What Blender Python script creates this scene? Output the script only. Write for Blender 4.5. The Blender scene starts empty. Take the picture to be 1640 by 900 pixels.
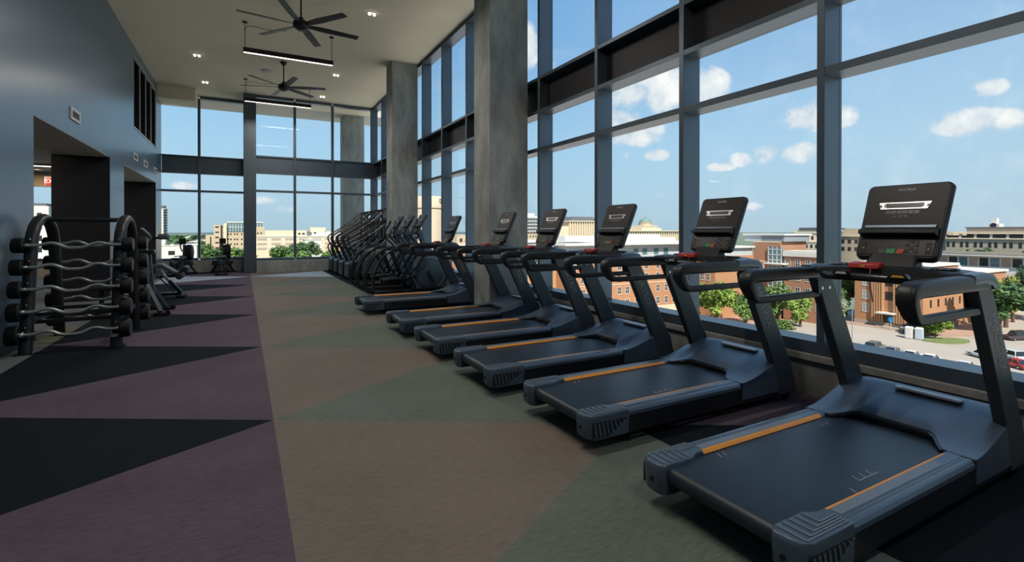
import bpy, bmesh, math, random
from mathutils import Vector, Matrix
random.seed(7)
R = math.radians
scene = bpy.context.scene
col = scene.collection

# ------------------------------------------------------------------ camera, sky, sun, exposure
cam_d = bpy.data.cameras.new('camera')
cam = bpy.data.objects.new('camera', cam_d)
col.objects.link(cam)
cam.location = (0, 0, 1.45)
cam.rotation_euler = (R(90 - 0.22), 0, R(-28.58))
cam_d.sensor_width = 36.0
cam_d.lens = 789.3 / 1640 * 36.0
cam_d.shift_y = -76.9 / 1640
cam_d.clip_start = 0.05
cam_d.clip_end = 20000
scene.camera = cam
vs = scene.view_settings
vs.view_transform = 'Standard'
vs.look = 'None'
vs.gamma = 1.0
vs.use_curve_mapping = False
vs.exposure = 0.5
scene.cycles.use_denoising = True
scene.cycles.max_bounces = 10
scene.cycles.diffuse_bounces = 6
scene.cycles.transparent_max_bounces = 24
scene.cycles.sample_clamp_indirect = 20.0
scene.cycles.caustics_reflective = False
scene.cycles.caustics_refractive = False

SKY = 0.86
def make_world():
    w = bpy.data.worlds.new('sky')
    scene.world = w
    w.use_nodes = True
    nt = w.node_tree
    nt.nodes.clear()
    N = nt.nodes.new
    L = nt.links.new
    tc = N('ShaderNodeTexCoord')
    nrm = N('ShaderNodeVectorMath'); nrm.operation = 'NORMALIZE'
    L(tc.outputs['Generated'], nrm.inputs[0])
    sep = N('ShaderNodeSeparateXYZ')
    L(nrm.outputs[0], sep.inputs[0])
    def m(op, a, b=None, c=None, clamp=False):
        n = N('ShaderNodeMath'); n.operation = op; n.use_clamp = clamp
        for i, x in enumerate((a, b, c)):
            if x is None: continue
            if isinstance(x, (int, float)): n.inputs[i].default_value = x
            else: L(x, n.inputs[i])
        return n.outputs[0]
    el = m('ARCSINE', sep.outputs[2])
    az = m('ARCTAN2', sep.outputs[0], sep.outputs[1])
    ramp = N('ShaderNodeValToRGB')
    cr = ramp.color_ramp
    stops = [(0.0, (.36, .50, .58)), (.5, (.36, .50, .59)), (.52, (.38, .55, .67)), (.55, (.335, .545, .72)),
             (.58, (.265, .475, .70)), (.61, (.20, .40, .66)), (.68, (.15, .34, .62)), (.78, (.12, .30, .59)), (.88, (.10, .26, .56)), (1.0, (.09, .24, .55))]
    while len(cr.elements) < len(stops): cr.elements.new(.5)
    for e, (p, c) in zip(cr.elements, stops):
        e.position = p; e.color = (*c, 1)
    L(m('MULTIPLY_ADD', el, 1 / math.pi, .5), ramp.inputs[0])
    # cumulus: bands of cloud at given bearings, broken up by noise
    noise = N('ShaderNodeTexNoise'); noise.inputs['Scale'].default_value = 16; noise.inputs['Detail'].default_value = 9
    noise.inputs['Roughness'].default_value = .62
    L(nrm.outputs[0], noise.inputs['Vector'])
    n1 = noise.outputs['Fac']
    big = N('ShaderNodeTexNoise'); big.inputs['Scale'].default_value = 5.5; big.inputs['Detail'].default_value = 6
    big.inputs['Roughness'].default_value = .55
    mp = N('ShaderNodeMapping'); mp.inputs['Scale'].default_value = (1, 1, 3.0)
    L(nrm.outputs[0], mp.inputs[0]); L(mp.outputs[0], big.inputs['Vector'])
    blobs = CLOUDS
    tot = None
    for (a0, e0, ra, re, k) in blobs:
        dx = m('MULTIPLY', m('SUBTRACT', az, R(a0)), 1 / R(ra))
        dy = m('MULTIPLY', m('SUBTRACT', el, R(e0)), 1 / R(re))
        d2 = m('ADD', m('MULTIPLY', dx, dx), m('MULTIPLY', dy, dy))
        g = m('MULTIPLY', m('SUBTRACT', 1.0, d2, clamp=True), k)
        tot = g if tot is None else m('MAXIMUM', tot, g)
    dens = m('ADD', m('MULTIPLY', tot, .62), m('MULTIPLY_ADD', n1, 2.2, -1.14))
    d_main = m('MULTIPLY', m('MULTIPLY_ADD', dens, 2.5, 0, clamp=True), m('MULTIPLY', tot, 3.2, clamp=True), clamp=True)
    thin = m('MULTIPLY', m('MULTIPLY_ADD', big.outputs['Fac'], 3.2, -1.72, clamp=True), .42)
    thin = m('MULTIPLY', thin, m('MULTIPLY', el, 6.0, clamp=True))
    haze = m('MULTIPLY', m('MULTIPLY_ADD', m('COSINE', m('SUBTRACT', az, R(100))), .75, -.30, clamp=True), .85)
    fac = m('MAXIMUM', d_main, m('MAXIMUM', thin, haze), clamp=True)
    shade = m('MULTIPLY', m('MULTIPLY_ADD', n1, 2.0, -.35, clamp=True), m('MULTIPLY_ADD', dens, 1.2, .1, clamp=True), clamp=True)
    ccol = N('ShaderNodeMix'); ccol.data_type = 'RGBA'
    ccol.inputs[6].default_value = (.46, .55, .64, 1); ccol.inputs[7].default_value = (.86, .85, .83, 1)
    L(shade, ccol.inputs[0])
    mix = N('ShaderNodeMix'); mix.data_type = 'RGBA'
    L(fac, mix.inputs[0]); L(ramp.outputs[0], mix.inputs[6]); L(ccol.outputs[2], mix.inputs[7])
    bg = N('ShaderNodeBackground')
    bg.inputs[1].default_value = SKY
    L(mix.outputs[2], bg.inputs[0])
    out = N('ShaderNodeOutputWorld')
    L(bg.outputs[0], out.inputs[0])
# bearing (deg from +Y towards +X), elevation, half widths in deg, density
CLOUDS = [(42.0, 15.2, 3.4, 2.6, 1.0), (45.8, 15.0, 3.4, 3.0, 1.0), (50.0, 15.2, 3.0, 2.4, 1.0), (41.5, 12.6, 2.4, 1.6, .8), (42.6, 10.4, 3.6, 1.3, .9), (44.8, 11.3, 1.6, 1.3, .9),
          (45.0, 8.4, 1.6, .8, .85), (41.6, 8.5, .8, .6, .6), (59.6, 11.4, 3.0, 1.9, 1.0), (62.6, 10.9, 1.4, 1.2, .9), (55.8, 8.0, 1.7, 1.3, 1.0), (58.6, 7.8, 2.2, 1.3, 1.0), (53.6, 7.5, 1.6, .9, .9), (51.5, 6.8, 1.8, .6, .7),
          (71.4, 9.2, 3.0, 1.4, 1.0), (73.6, 9.0, 1.8, 1.1, .9), (72.6, 11.8, 1.5, .9, .95), (54.6, 2.6, 1.3, .5, .7), (57.0, 3.0, 1.2, .4, .6), (45.0, 4.0, .9, .4, .6),
          (30.4, 20.5, 1.6, 2.8, 1.0), (33.2, 18.2, 1.0, 1.0, .7), (2.1, 3.2, 1.3, .6, .9), (3.6, 2.4, 1.8, .5, .6), (-5.0, 4.4, 1.4, .5, .45),
          (95, 12, 6, 3, 1), (120, 16, 8, 4, 1), (150, 10, 7, 3, .9), (-40, 14, 7, 3, 1), (-80, 18, 9, 4, 1), (-130, 12, 8, 3, 1)]
make_world()
sun_d = bpy.data.lights.new('sun', 'SUN')
sun_d.energy = 5.0
sun_d.angle = R(.6)
sun_d.color = (1, .93, .82)
sun = bpy.data.objects.new('sun', sun_d)
col.objects.link(sun)
sun.location = (-40, -80, 90)
sun.rotation_euler = Vector((.30, .72, -.80)).to_track_quat('-Z', 'Y').to_euler()

# ------------------------------------------------------------------ mesh helpers
class MB:
    def __init__(s): s.v = []; s.f = []; s.mi = []; s.T = None; s.cur = 0
    def add(s, verts, faces):
        o = len(s.v)
        for p in verts:
            p = Vector(p)
            s.v.append(s.T @ p if s.T else p)
        for f in faces:
            s.f.append([o + i for i in f]); s.mi.append(s.cur)
        return s
    def box(s, x0, x1, y0, y1, z0, z1):
        return s.add([(x, y, z) for z in (z0, z1) for y in (y0, y1) for x in (x0, x1)],
                     [(0, 2, 3, 1), (4, 5, 7, 6), (0, 1, 5, 4), (2, 6, 7, 3), (0, 4, 6, 2), (1, 3, 7, 5)])
    def bar(s, a, b, w, h, up=(0, 0, 1)):
        a = Vector(a); b = Vector(b); t = (b - a).normalized(); u = Vector(up)
        sd = t.cross(u)
        if sd.length < 1e-5: sd = t.cross(Vector((1, 0, 0)))
        sd.normalize(); u = sd.cross(t)
        vs_ = [p + sd * (i * w / 2) + u * (j * h / 2) for p in (a, b) for i, j in ((-1, -1), (1, -1), (1, 1), (-1, 1))]
        return s.add(vs_, [(3, 2, 1, 0), (4, 5, 6, 7), (0, 1, 5, 4), (1, 2, 6, 5), (2, 3, 7, 6), (3, 0, 4, 7)])
    def prism(s, poly, axis, a, b):
        def P(p, c): return {'x': (c, p[0], p[1]), 'y': (p[0], c, p[1]), 'z': (p[0], p[1], c)}[axis]
        n = len(poly)
        vs_ = [P(p, a) for p in poly] + [P(p, b) for p in poly]
        return s.add(vs_, [list(range(n))[::-1], list(range(n, 2 * n))] + [(i, (i + 1) % n, n + (i + 1) % n, n + i) for i in range(n)])
    def rings(s, rings, closed=True, caps=True, loop=False):
        n = len(rings[0]); vs_ = [p for r in rings for p in r]; fs = []
        m_ = len(rings)
        for k in range(m_ if loop else m_ - 1):
            k2 = (k + 1) % m_
            for i in range(n if closed else n - 1):
                j = (i + 1) % n
                fs.append((k * n + i, k * n + j, k2 * n + j, k2 * n + i))
        if caps and not loop:
            fs.append(list(range(n))[::-1]); fs.append([(m_ - 1) * n + i for i in range(n)])
        return s.add(vs_, fs)
    def tube(s, path, r, n=8, loop=False, caps=True):
        P = [Vector(p) for p in path]; m_ = len(P)
        rs = r if isinstance(r, (list, tuple)) else [r] * m_
        tg = []
        for i in range(m_):
            a = P[i - 1] if (i > 0 or loop) else P[i]
            b = P[(i + 1) % m_] if (i < m_ - 1 or loop) else P[i]
            tg.append((b - a).normalized())
        u = tg[0].orthogonal().normalized(); out = []
        for i in range(m_):
            u = (u - tg[i] * u.dot(tg[i])).normalized(); w = tg[i].cross(u)
            out.append([P[i] + (u * math.cos(2 * math.pi * k / n) + w * math.sin(2 * math.pi * k / n)) * rs[i] for k in range(n)])
        return s.rings(out, caps=caps, loop=loop)
    def sweep(s, path, size, side=(0, 1, 0), n=12, e=.55, loop=False):
        # rounded rectangular section; size: (across side, in plane) or list of them
        P = [Vector(p) for p in path]; m_ = len(P); side = Vector(side).normalized()
        sz = size if isinstance(size, list) else [size] * m_
        out = []
        for i in range(m_):
            a = P[i - 1] if (i > 0 or loop) else P[i]; b = P[(i + 1) % m_] if (i < m_ - 1 or loop) else P[i]
            t = (b - a).normalized(); nn = t.cross(side).normalized()
            ring = []
            for k in range(n):
                q = 2 * math.pi * (k + .5) / n; c, d = math.cos(q), math.sin(q)
                ring.append(P[i] + side * (math.copysign(abs(c) ** e, c) * sz[i][0] / 2) + nn * (math.copysign(abs(d) ** e, d) * sz[i][1] / 2))
            out.append(ring)
        return s.rings(out, loop=loop)
    def lathe(s, prof, c=(0, 0, 0), axis='z', n=20):
        c = Vector(c); out = []
        for r, h in prof:
            ring = []
            for k in range(n):
                a = 2 * math.pi * k / n; x, y = math.cos(a) * r, math.sin(a) * r
                ring.append(c + Vector({'z': (x, y, h), 'y': (x, h, y), 'x': (h, x, y)}[axis]))
            out.append(ring)
        return s.rings(out)
    def ball(s, c, r, n=10, m_=7):
        r = (r, r, r) if isinstance(r, (int, float)) else r
        out = []
        for j in range(1, m_):
            t = math.pi * j / m_
            out.append([(c[0] + r[0] * math.sin(t) * math.cos(2 * math.pi * k / n), c[1] + r[1] * math.sin(t) * math.sin(2 * math.pi * k / n), c[2] - r[2] * math.cos(t)) for k in range(n)])
        return s.rings(out)
    def mesh(s, name, smooth=True, ang=38):
        me = bpy.data.meshes.new(name)
        me.from_pydata([tuple(p) for p in s.v], [], s.f)
        if any(s.mi): me.polygons.foreach_set('material_index', s.mi)
        bm = bmesh.new(); bm.from_mesh(me)
        bmesh.ops.recalc_face_normals(bm, faces=bm.faces)
        bm.to_mesh(me); bm.free()
        if smooth:
            me.polygons.foreach_set('use_smooth', [True] * len(me.polygons))
            me.set_sharp_from_angle(angle=R(ang))
        me.update()
        return me

def mk(name, mb, mat, parent=None, bevel=0, seg=2, smooth=True, kind=None, ang=38, label=None):
    me = mb if isinstance(mb, bpy.types.Mesh) else mb.mesh(name, smooth, ang)
    if len(me.materials) == 0:
        for m_ in (mat if isinstance(mat, (list, tuple)) else [mat]): me.materials.append(m_)
    o = bpy.data.objects.new(name, me)
    col.objects.link(o)
    if parent: o.parent = parent
    if bevel:
        b = o.modifiers.new('bevel', 'BEVEL'); b.width = bevel; b.segments = seg; b.limit_method = 'ANGLE'; b.angle_limit = R(40)
        b.harden_normals = False
    if kind: o['kind'] = kind
    if label: o['label'] = label
    return o
def tag(o, label, cat, group=None):
    o['label'] = label; o['category'] = cat
    if group: o['group'] = group
    return o
def thing(name, label, cat, loc=(0, 0, 0), rz=0, group=None):
    o = bpy.data.objects.new(name, None)
    o.empty_display_size = .2
    col.objects.link(o)
    o.location = loc; o.rotation_euler = (0, 0, rz)
    return tag(o, label, cat, group)
def struct(name, mb=None, mat=None, bevel=0, **k):
    if mb is None:
        o = bpy.data.objects.new(name, None); col.objects.link(o)
    else: o = mk(name, mb, mat, bevel=bevel, **k)
    o['kind'] = 'structure'
    return o
def copy_tree(o, parent=None):
    c = o.copy(); col.objects.link(c); c.parent = parent
    for ch in o.children: copy_tree(ch, c)
    return c
_txt = {}
def text_mesh(body, size, ext=.0006, align='CENTER'):
    key = (body, size, ext, align)
    if key not in _txt:
        cu = bpy.data.curves.new('lettering', 'FONT'); cu.body = body; cu.size = size; cu.extrude = ext
        cu.align_x = align; cu.align_y = 'CENTER'; cu.resolution_u = 3
        ob = bpy.data.objects.new('lettering', cu)
        col.objects.link(ob)
        dg = bpy.context.evaluated_depsgraph_get()
        me = bpy.data.meshes.new_from_object(ob.evaluated_get(dg))
        bpy.data.objects.remove(ob)
        me.name = 'lettering'
        me.materials.clear()
        _txt[key] = me
    return _txt[key]
def arc(cx, cz, r, a0, a1, n=6): return [(cx + r * math.cos(R(a0 + (a1 - a0) * i / n)), cz + r * math.sin(R(a0 + (a1 - a0) * i / n))) for i in range(n + 1)]
def rrect(x0, x1, y0, y1, r, n=4):
    return arc(x1 - r, y1 - r, r, 0, 90, n) + arc(x0 + r, y1 - r, r, 90, 180, n) + arc(x0 + r, y0 + r, r, 180, 270, n) + arc(x1 - r, y0 + r, r, 270, 360, n)
def smooth_path(pts, it=2):
    P = [Vector(p) for p in pts]
    for _ in range(it):
        Q = [P[0]]
        for a, b in zip(P, P[1:]): Q += [a * .75 + b * .25, a * .25 + b * .75]
        P = Q + [P[-1]]
    return P

# ------------------------------------------------------------------ materials
MATS = {}
def mat(name, color, rough=.5, metal=0, var=.12, scale=8, bump=0, bscale=60, spec=.5, coat=0, stretch=None, emit=None):
    m_ = bpy.data.materials.new(name); m_.use_nodes = True
    nt = m_.node_tree; N = nt.nodes.new; L = nt.links.new
    b = nt.nodes['Principled BSDF']
    b.inputs['Roughness'].default_value = rough; b.inputs['Metallic'].default_value = metal
    b.inputs['Specular IOR Level'].default_value = spec
    if coat: b.inputs['Coat Weight'].default_value = coat; b.inputs['Coat Roughness'].default_value = .15
    tc = N('ShaderNodeTexCoord'); src = tc.outputs['Object']
    if stretch:
        mp = N('ShaderNodeMapping'); mp.inputs['Scale'].default_value = stretch; L(src, mp.inputs[0]); src = mp.outputs[0]
    nz = N('ShaderNodeTexNoise'); nz.inputs['Scale'].default_value = scale; nz.inputs['Detail'].default_value = 5
    L(src, nz.inputs['Vector'])
    mx = N('ShaderNodeMix'); mx.data_type = 'RGBA'
    mx.inputs[6].default_value = (*[c * (1 - var) for c in color], 1); mx.inputs[7].default_value = (*[min(1, c * (1 + var)) for c in color], 1)
    L(nz.outputs['Fac'], mx.inputs[0]); L(mx.outputs[2], b.inputs['Base Color'])
    if bump:
        n2 = N('ShaderNodeTexNoise'); n2.inputs['Scale'].default_value = bscale; n2.inputs['Detail'].default_value = 3
        L(src, n2.inputs['Vector'])
        bp = N('ShaderNodeBump'); bp.inputs['Strength'].default_value = bump; bp.inputs['Distance'].default_value = .01
        L(n2.outputs['Fac'], bp.inputs['Height']); L(bp.outputs[0], b.inputs['Normal'])
    if emit:
        b.inputs['Emission Color'].default_value = (*emit[0], 1); b.inputs['Emission Strength'].default_value = emit[1]
    MATS[name] = m_
    return m_
def glass_mat(name, tint, base, k):
    m_ = bpy.data.materials.new(name); m_.use_nodes = True
    nt = m_.node_tree; nt.nodes.clear(); N = nt.nodes.new; L = nt.links.new
    t = N('ShaderNodeBsdfTransparent'); t.inputs[0].default_value = (*tint, 1)
    g = N('ShaderNodeBsdfGlossy'); g.inputs['Roughness'].default_value = .01; g.inputs[0].default_value = (.9, .95, 1, 1)
    lw = N('ShaderNodeLayerWeight'); lw.inputs[0].default_value = .5
    p = N('ShaderNodeMath'); p.operation = 'POWER'; L(lw.outputs['Facing'], p.inputs[0]); p.inputs[1].default_value = 4
    q = N('ShaderNodeMath'); q.operation = 'MULTIPLY_ADD'; L(p.outputs[0], q.inputs[0]); q.inputs[1].default_value = k; q.inputs[2].default_value = base
    mx = N('ShaderNodeMixShader'); L(q.outputs[0], mx.inputs[0]); L(t.outputs[0], mx.inputs[1]); L(g.outputs[0], mx.inputs[2])
    o = N('ShaderNodeOutputMaterial'); L(mx.outputs[0], o.inputs[0])
    return m_
def concrete_mat(name, c):
    m_ = bpy.data.materials.new(name); m_.use_nodes = True
    nt = m_.node_tree; N = nt.nodes.new; L = nt.links.new
    b = nt.nodes['Principled BSDF']; b.inputs['Roughness'].default_value = .75
    tc = N('ShaderNodeTexCoord')
    a = N('ShaderNodeTexNoise'); a.inputs['Scale'].default_value = 1.6; a.inputs['Detail'].default_value = 9; a.inputs['Roughness'].default_value = .65
    mp = N('ShaderNodeMapping'); mp.inputs['Scale'].default_value = (2.2, 2.2, .8)
    L(tc.outputs['Object'], mp.inputs[0]); L(mp.outputs[0], a.inputs['Vector'])
    r = N('ShaderNodeValToRGB'); cr = r.color_ramp
    cr.elements[0].position = .32; cr.elements[0].color = (*[x * .62 for x in c], 1)
    cr.elements[1].position = .70; cr.elements[1].color = (*[x * 1.22 for x in c], 1)
    L(a.outputs['Fac'], r.inputs[0])
    v = N('ShaderNodeTexVoronoi'); v.inputs['Scale'].default_value = 17
    L(tc.outputs['Object'], v.inputs['Vector'])
    pit = N('ShaderNodeMath'); pit.operation = 'LESS_THAN'; L(v.outputs['Distance'], pit.inputs[0]); pit.inputs[1].default_value = .10
    mx = N('ShaderNodeMix'); mx.data_type = 'RGBA'; mx.inputs[7].default_value = (*[x * .4 for x in c], 1)
    L(pit.outputs[0], mx.inputs[0]); L(r.outputs[0], mx.inputs[6]); L(mx.outputs[2], b.inputs['Base Color'])
    n2 = N('ShaderNodeTexNoise'); n2.inputs['Scale'].default_value = 40; L(tc.outputs['Object'], n2.inputs['Vector'])
    bp = N('ShaderNodeBump'); bp.inputs['Strength'].default_value = .25; bp.inputs['Distance'].default_value = .01
    L(n2.outputs['Fac'], bp.inputs['Height']); L(bp.outputs[0], b.inputs['Normal'])
    return m_
def carpet_mat(name, c, tilt=0, var=.35, sheen=.10):
    m_ = bpy.data.materials.new(name); m_.use_nodes = True
    nt = m_.node_tree; N = nt.nodes.new; L = nt.links.new
    b = nt.nodes['Principled BSDF']; b.inputs['Roughness'].default_value = .9
    b.inputs['Specular IOR Level'].default_value = .15
    b.inputs['Sheen Weight'].default_value = sheen; b.inputs['Sheen Roughness'].default_value = .6
    tc = N('ShaderNodeTexCoord')
    mp = N('ShaderNodeMapping'); mp.inputs['Rotation'].default_value = (0, 0, R(tilt)); mp.inputs['Scale'].default_value = (12, 64, 12)
    L(tc.outputs['Object'], mp.inputs[0])
    a = N('ShaderNodeTexNoise'); a.inputs['Scale'].default_value = 1.0; a.inputs['Detail'].default_value = 4; a.inputs['Roughness'].default_value = .7
    L(mp.outputs[0], a.inputs['Vector'])
    w = N('ShaderNodeTexNoise'); w.inputs['Scale'].default_value = 170; w.inputs['Detail'].default_value = 2
    L(tc.outputs['Object'], w.inputs['Vector'])
    ad = N('ShaderNodeMath'); ad.operation = 'ADD'; L(a.outputs['Fac'], ad.inputs[0]); L(w.outputs['Fac'], ad.inputs[1])
    big = N('ShaderNodeTexNoise'); big.inputs['Scale'].default_value = 1.3; big.inputs['Detail'].default_value = 4
    L(tc.outputs['Object'], big.inputs['Vector'])
    ad2 = N('ShaderNodeMath'); ad2.operation = 'MULTIPLY_ADD'; L(big.outputs['Fac'], ad2.inputs[0]); ad2.inputs[1].default_value = .5; L(ad.outputs[0], ad2.inputs[2])
    r = N('ShaderNodeMapRange'); r.inputs[1].default_value = .9; r.inputs[2].default_value = 1.6
    L(ad2.outputs[0], r.inputs[0])
    mx = N('ShaderNodeMix'); mx.data_type = 'RGBA'
    mx.inputs[6].default_value = (*[x * (1 - var) for x in c], 1); mx.inputs[7].default_value = (*[min(1, x * (1 + var)) for x in c], 1)
    L(r.outputs[0], mx.inputs[0]); L(mx.outputs[2], b.inputs['Base Color'])
    bp = N('ShaderNodeBump'); bp.inputs['Strength'].default_value = .5; bp.inputs['Distance'].default_value = .004
    L(ad.outputs[0], bp.inputs['Height']); L(bp.outputs[0], b.inputs['Normal'])
    return m_

M = {}
M['wall'] = mat('blue_grey_wall_paint', (.106, .163, .232), .30, var=.10, scale=1.4, stretch=(1, 3, .5), bump=.05, bscale=30, spec=.45)
M['base'] = mat('baseboard', (.05, .06, .07), .4)
M['ceil'] = mat('cream_ceiling_plaster', (.86, .775, .585), .85, var=.05, scale=.7, bump=.05, bscale=90)
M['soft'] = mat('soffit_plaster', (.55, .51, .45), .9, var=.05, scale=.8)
M['conc'] = concrete_mat('board_concrete', (.365, .385, .365))
M['conc2'] = concrete_mat('curb_concrete', (.31, .305, .285))
M['frame'] = mat('charcoal_aluminium', (.112, .142, .172), .38, metal=.55, var=.08, scale=3)
M['span'] = mat('spandrel_dark', (.010, .008, .011), .50, var=.3, scale=2)
M['glass'] = glass_mat('window_glass', (.975, .992, .992), .006, .35)
M['black'] = mat('black_plastic', (.012, .013, .015), .42, var=.2, scale=20, bump=.06, bscale=220)
M['blackgl'] = mat('black_gloss', (.008, .008, .010), .18, var=.2)
M['belt'] = mat('belt_rubber', (.013, .023, .036), .40, var=.18, scale=14, bump=.08, bscale=300)
M['shell'] = mat('slate_shell_plastic', (.098, .134, .180), .34, metal=.35, var=.06, scale=6, bump=.03, bscale=260)
M['shell2'] = mat('slate_pad', (.165, .205, .250), .45, metal=.1, var=.12, scale=160)
M['skirt'] = mat('skirt_black', (.010, .011, .014), .45, var=.2)
M['up'] = mat('upright_graphite', (.075, .090, .100), .40, metal=.4, var=.10, scale=5)
M['orange'] = mat('orange_strip', (.78, .30, .03), .45, var=.08)
M['silver'] = mat('brushed_silver', (.55, .56, .58), .30, metal=.9, var=.1, scale=40)
M['chrome'] = mat('chrome', (.75, .76, .78), .14, metal=1)
M['white'] = mat('white_mark', (.75, .78, .8), .5, var=.05)
M['grey'] = mat('grey_mark', (.27, .28, .28), .5, var=.05)
M['red'] = mat('red_plastic', (.40, .025, .02), .35, var=.1)
M['yellow'] = mat('amber_mark', (.70, .38, .05), .4, var=.05)
M['green'] = mat('green_button', (.015, .26, .07), .4, var=.05)
M['redb'] = mat('red_button', (.50, .03, .02), .4, var=.05)
M['screen'] = mat('dark_screen', (.010, .009, .009), .42, var=.25, scale=5, spec=.3)
M['screen2'] = mat('dark_panel', (.013, .013, .014), .3, var=.2)
M['tubeblk'] = mat('black_tube', (.014, .016, .019), .24, var=.15, scale=12)
M['rackblk'] = mat('satin_black_rack', (.012, .014, .017), .42, var=.15, scale=12)
M['jamb'] = mat('black_jamb_panel', (.010, .011, .016), .5, var=.15, scale=2)
M['steel'] = mat('grey_steel_bar', (.55, .57, .56), .34, metal=.85, var=.12, scale=30)
M['rubber'] = mat('rubber_black', (.006, .006, .007), .55, var=.25, scale=25, bump=.05, bscale=120, spec=.25)
M['vinyl'] = mat('grey_vinyl', (.09, .10, .105), .48, var=.1, scale=30)
M['vinylb'] = mat('black_vinyl', (.015, .016, .018), .45, var=.1, scale=30)
M['discblue'] = mat('slate_blue_shroud', (.060, .088, .105), .32, var=.08, scale=6)
M['fan'] = mat('fan_bronze', (.022, .019, .017), .42, metal=.3, var=.12)
M['vent'] = mat('vent_white', (.55, .56, .58), .5, var=.05)
M['ventd'] = mat('vent_dark', (.08, .085, .09), .6, var=.05)
M['lamp'] = mat('lamp_diffuser', (.9, .9, .9), .5, emit=((1, .90, .84), 2.0))
M['c_black'] = carpet_mat('carpet_black', (.0060, .0095, .0135), 30, .5, 0)
M['c_purple'] = carpet_mat('carpet_plum', (.104, .074, .098), 30, .5, .03)
M['c_brown'] = carpet_mat('carpet_taupe', (.172, .140, .114), 4, .34)
M['c_green'] = carpet_mat('carpet_sage', (.118, .140, .113), -25, .45)
M['c_olive'] = carpet_mat('carpet_olive', (.150, .145, .082), 20)
M['c_grey'] = carpet_mat('carpet_grey', (.120, .130, .130), 70)
M['c_sky_sheen'] = carpet_mat('carpet_sky_sheen', (.36, .45, .54), 30, .2)  # sky sheen on the pile, put into the carpet colour
M['sub'] = mat('floor_slab', (.1, .1, .1), .9)
# ------------------------------------------------------------------ the room
XL, XF, XG, ZC = -2.46, 4.40, 4.62, 6.20
YB, YL, YR = -6.0, 20.5, 19.3
MW = .066
# floor slab and carpet pieces
floor = struct('floor', MB().box(XL - 6.6, XG + .1, YB - .2, YL + .1, -.40, -.008), M['sub'])
PER = 2.72
def clip(poly, ax, lim, keep_less):
    out = []
    for i in range(len(poly)):
        a, b = poly[i], poly[(i + 1) % len(poly)]
        ia = (a[ax] <= lim) == keep_less or a[ax] == lim; ib = (b[ax] <= lim) == keep_less or b[ax] == lim
        if ia: out.append(a)
        if ia != ib:
            t = (lim - a[ax]) / (b[ax] - a[ax]); out.append((a[0] + t * (b[0] - a[0]), a[1] + t * (b[1] - a[1])))
    return out
def carpet(poly, m_, ymax):
    poly = clip(clip(clip(poly, 0, XF, True), 1, ymax, True), 1, YB, False)
    if len(poly) < 3: return
    area = abs(sum(poly[i][0] * poly[(i + 1) % len(poly)][1] - poly[(i + 1) % len(poly)][0] * poly[i][1] for i in range(len(poly)))) / 2
    if area < .01: return
    mk('carpet_piece', MB().prism(poly, 'z', -.008, 0), m_, floor, smooth=False)
ZA, ZB, ZD = -2.17, .20, 2.53
for k in range(-4, 8):
    y = 4.195 + PER * k; h = PER / 2
    pale = (k == 5)  # row by the far windows, its sheen painted as pale blue
    carpet([(ZB, y), (ZA, y + h), (ZA, y - h)], M['c_sky_sheen'] if pale else M['c_black'], YL)
    carpet([(ZA, y + h), (ZB, y), (ZB, y + PER)], M['c_purple'], YL)
    carpet([(ZB, y), (ZD, y - h), (ZD, y + h)], M['c_sky_sheen'] if pale else M['c_green'], YR)
    carpet([(ZD, y + h), (ZB, y + PER), (ZB, y)], M['c_brown'], YR)
    xe = ZD + (ZD - ZB)
    carpet([(ZD, y - h), (xe, y - PER), (xe, y)], M['c_purple'], YR)
    carpet([(xe, y), (ZD, y + h), (ZD, y - h)], M['c_black'], YR)
    carpet([(XL, y - h), (ZA, y - h), (ZA, y), (XL, y + .25)], M['c_olive'], YL)
    carpet([(XL, y + .25), (ZA, y), (ZA, y + h), (XL, y + h)], M['c_grey'], YL)
mk('carpet_piece', MB().box(XL - 6.5, XL, YB, YL, -.008, 0), M['c_grey'], floor, smooth=False)
mk('carpet_piece', MB().box(ZA, .39, YR, YL, -.008, -.001), M['c_black'], floor, smooth=False)

# ceiling, with the outside soffit going on past the far glass
ceiling = struct('ceiling', MB().box(XL - 1.0, XG + .12, YB - .2, YL + .28, ZC, ZC + .5), M['ceil'])
struct('trim_1', MB().box(XL - 1.0, XG + 1.2, YL + .28, 22.6, ZC, ZC + .5), M['soft'])
struct('trim_2', MB().box(XL + .002, -1.40, 19.55, YL - .02, 5.80, ZC - .002), M['ceil'])

# left wall: thick wall with two openings and a clerestory
TW = .93
O1, O2, OZ = (8.84, 13.13), (14.51, 19.29), 3.01
CL = (15.70, 19.33, 4.09, 5.98)
w = MB()
xl0, xl1 = XL - TW, XL
for a, b in ((YB, O1[0]), (O1[1], O2[0]), (O2[1], YL)): w.box(xl0, xl1, a, b, 0, OZ)
w.box(xl0, xl1, YB, YL, OZ, CL[2])
w.box(xl0, xl1, YB, CL[0], CL[2], CL[3]); w.box(xl0, xl1, CL[1], YL, CL[2], CL[3])
w.box(xl0, xl1, YB, YL, CL[3], ZC)
wall_left = struct('wall_left', w, M['wall'])
bb = MB()
for a, b in ((YB, O1[0]), (O1[1], O2[0]), (O2[1], YL)): bb.box(XL, XL + .015, a, b, 0, .12)
struct('baseboard_left', bb, M['base'])
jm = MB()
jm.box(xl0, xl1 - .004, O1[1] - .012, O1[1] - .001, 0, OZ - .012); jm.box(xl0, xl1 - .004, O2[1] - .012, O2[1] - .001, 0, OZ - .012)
struct('trim_4', jm, M['jamb'])  # near-black panels on the far side face of each opening
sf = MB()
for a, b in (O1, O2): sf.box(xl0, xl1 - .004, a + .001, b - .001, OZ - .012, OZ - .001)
struct('trim_5', sf, M['soft'])
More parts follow.
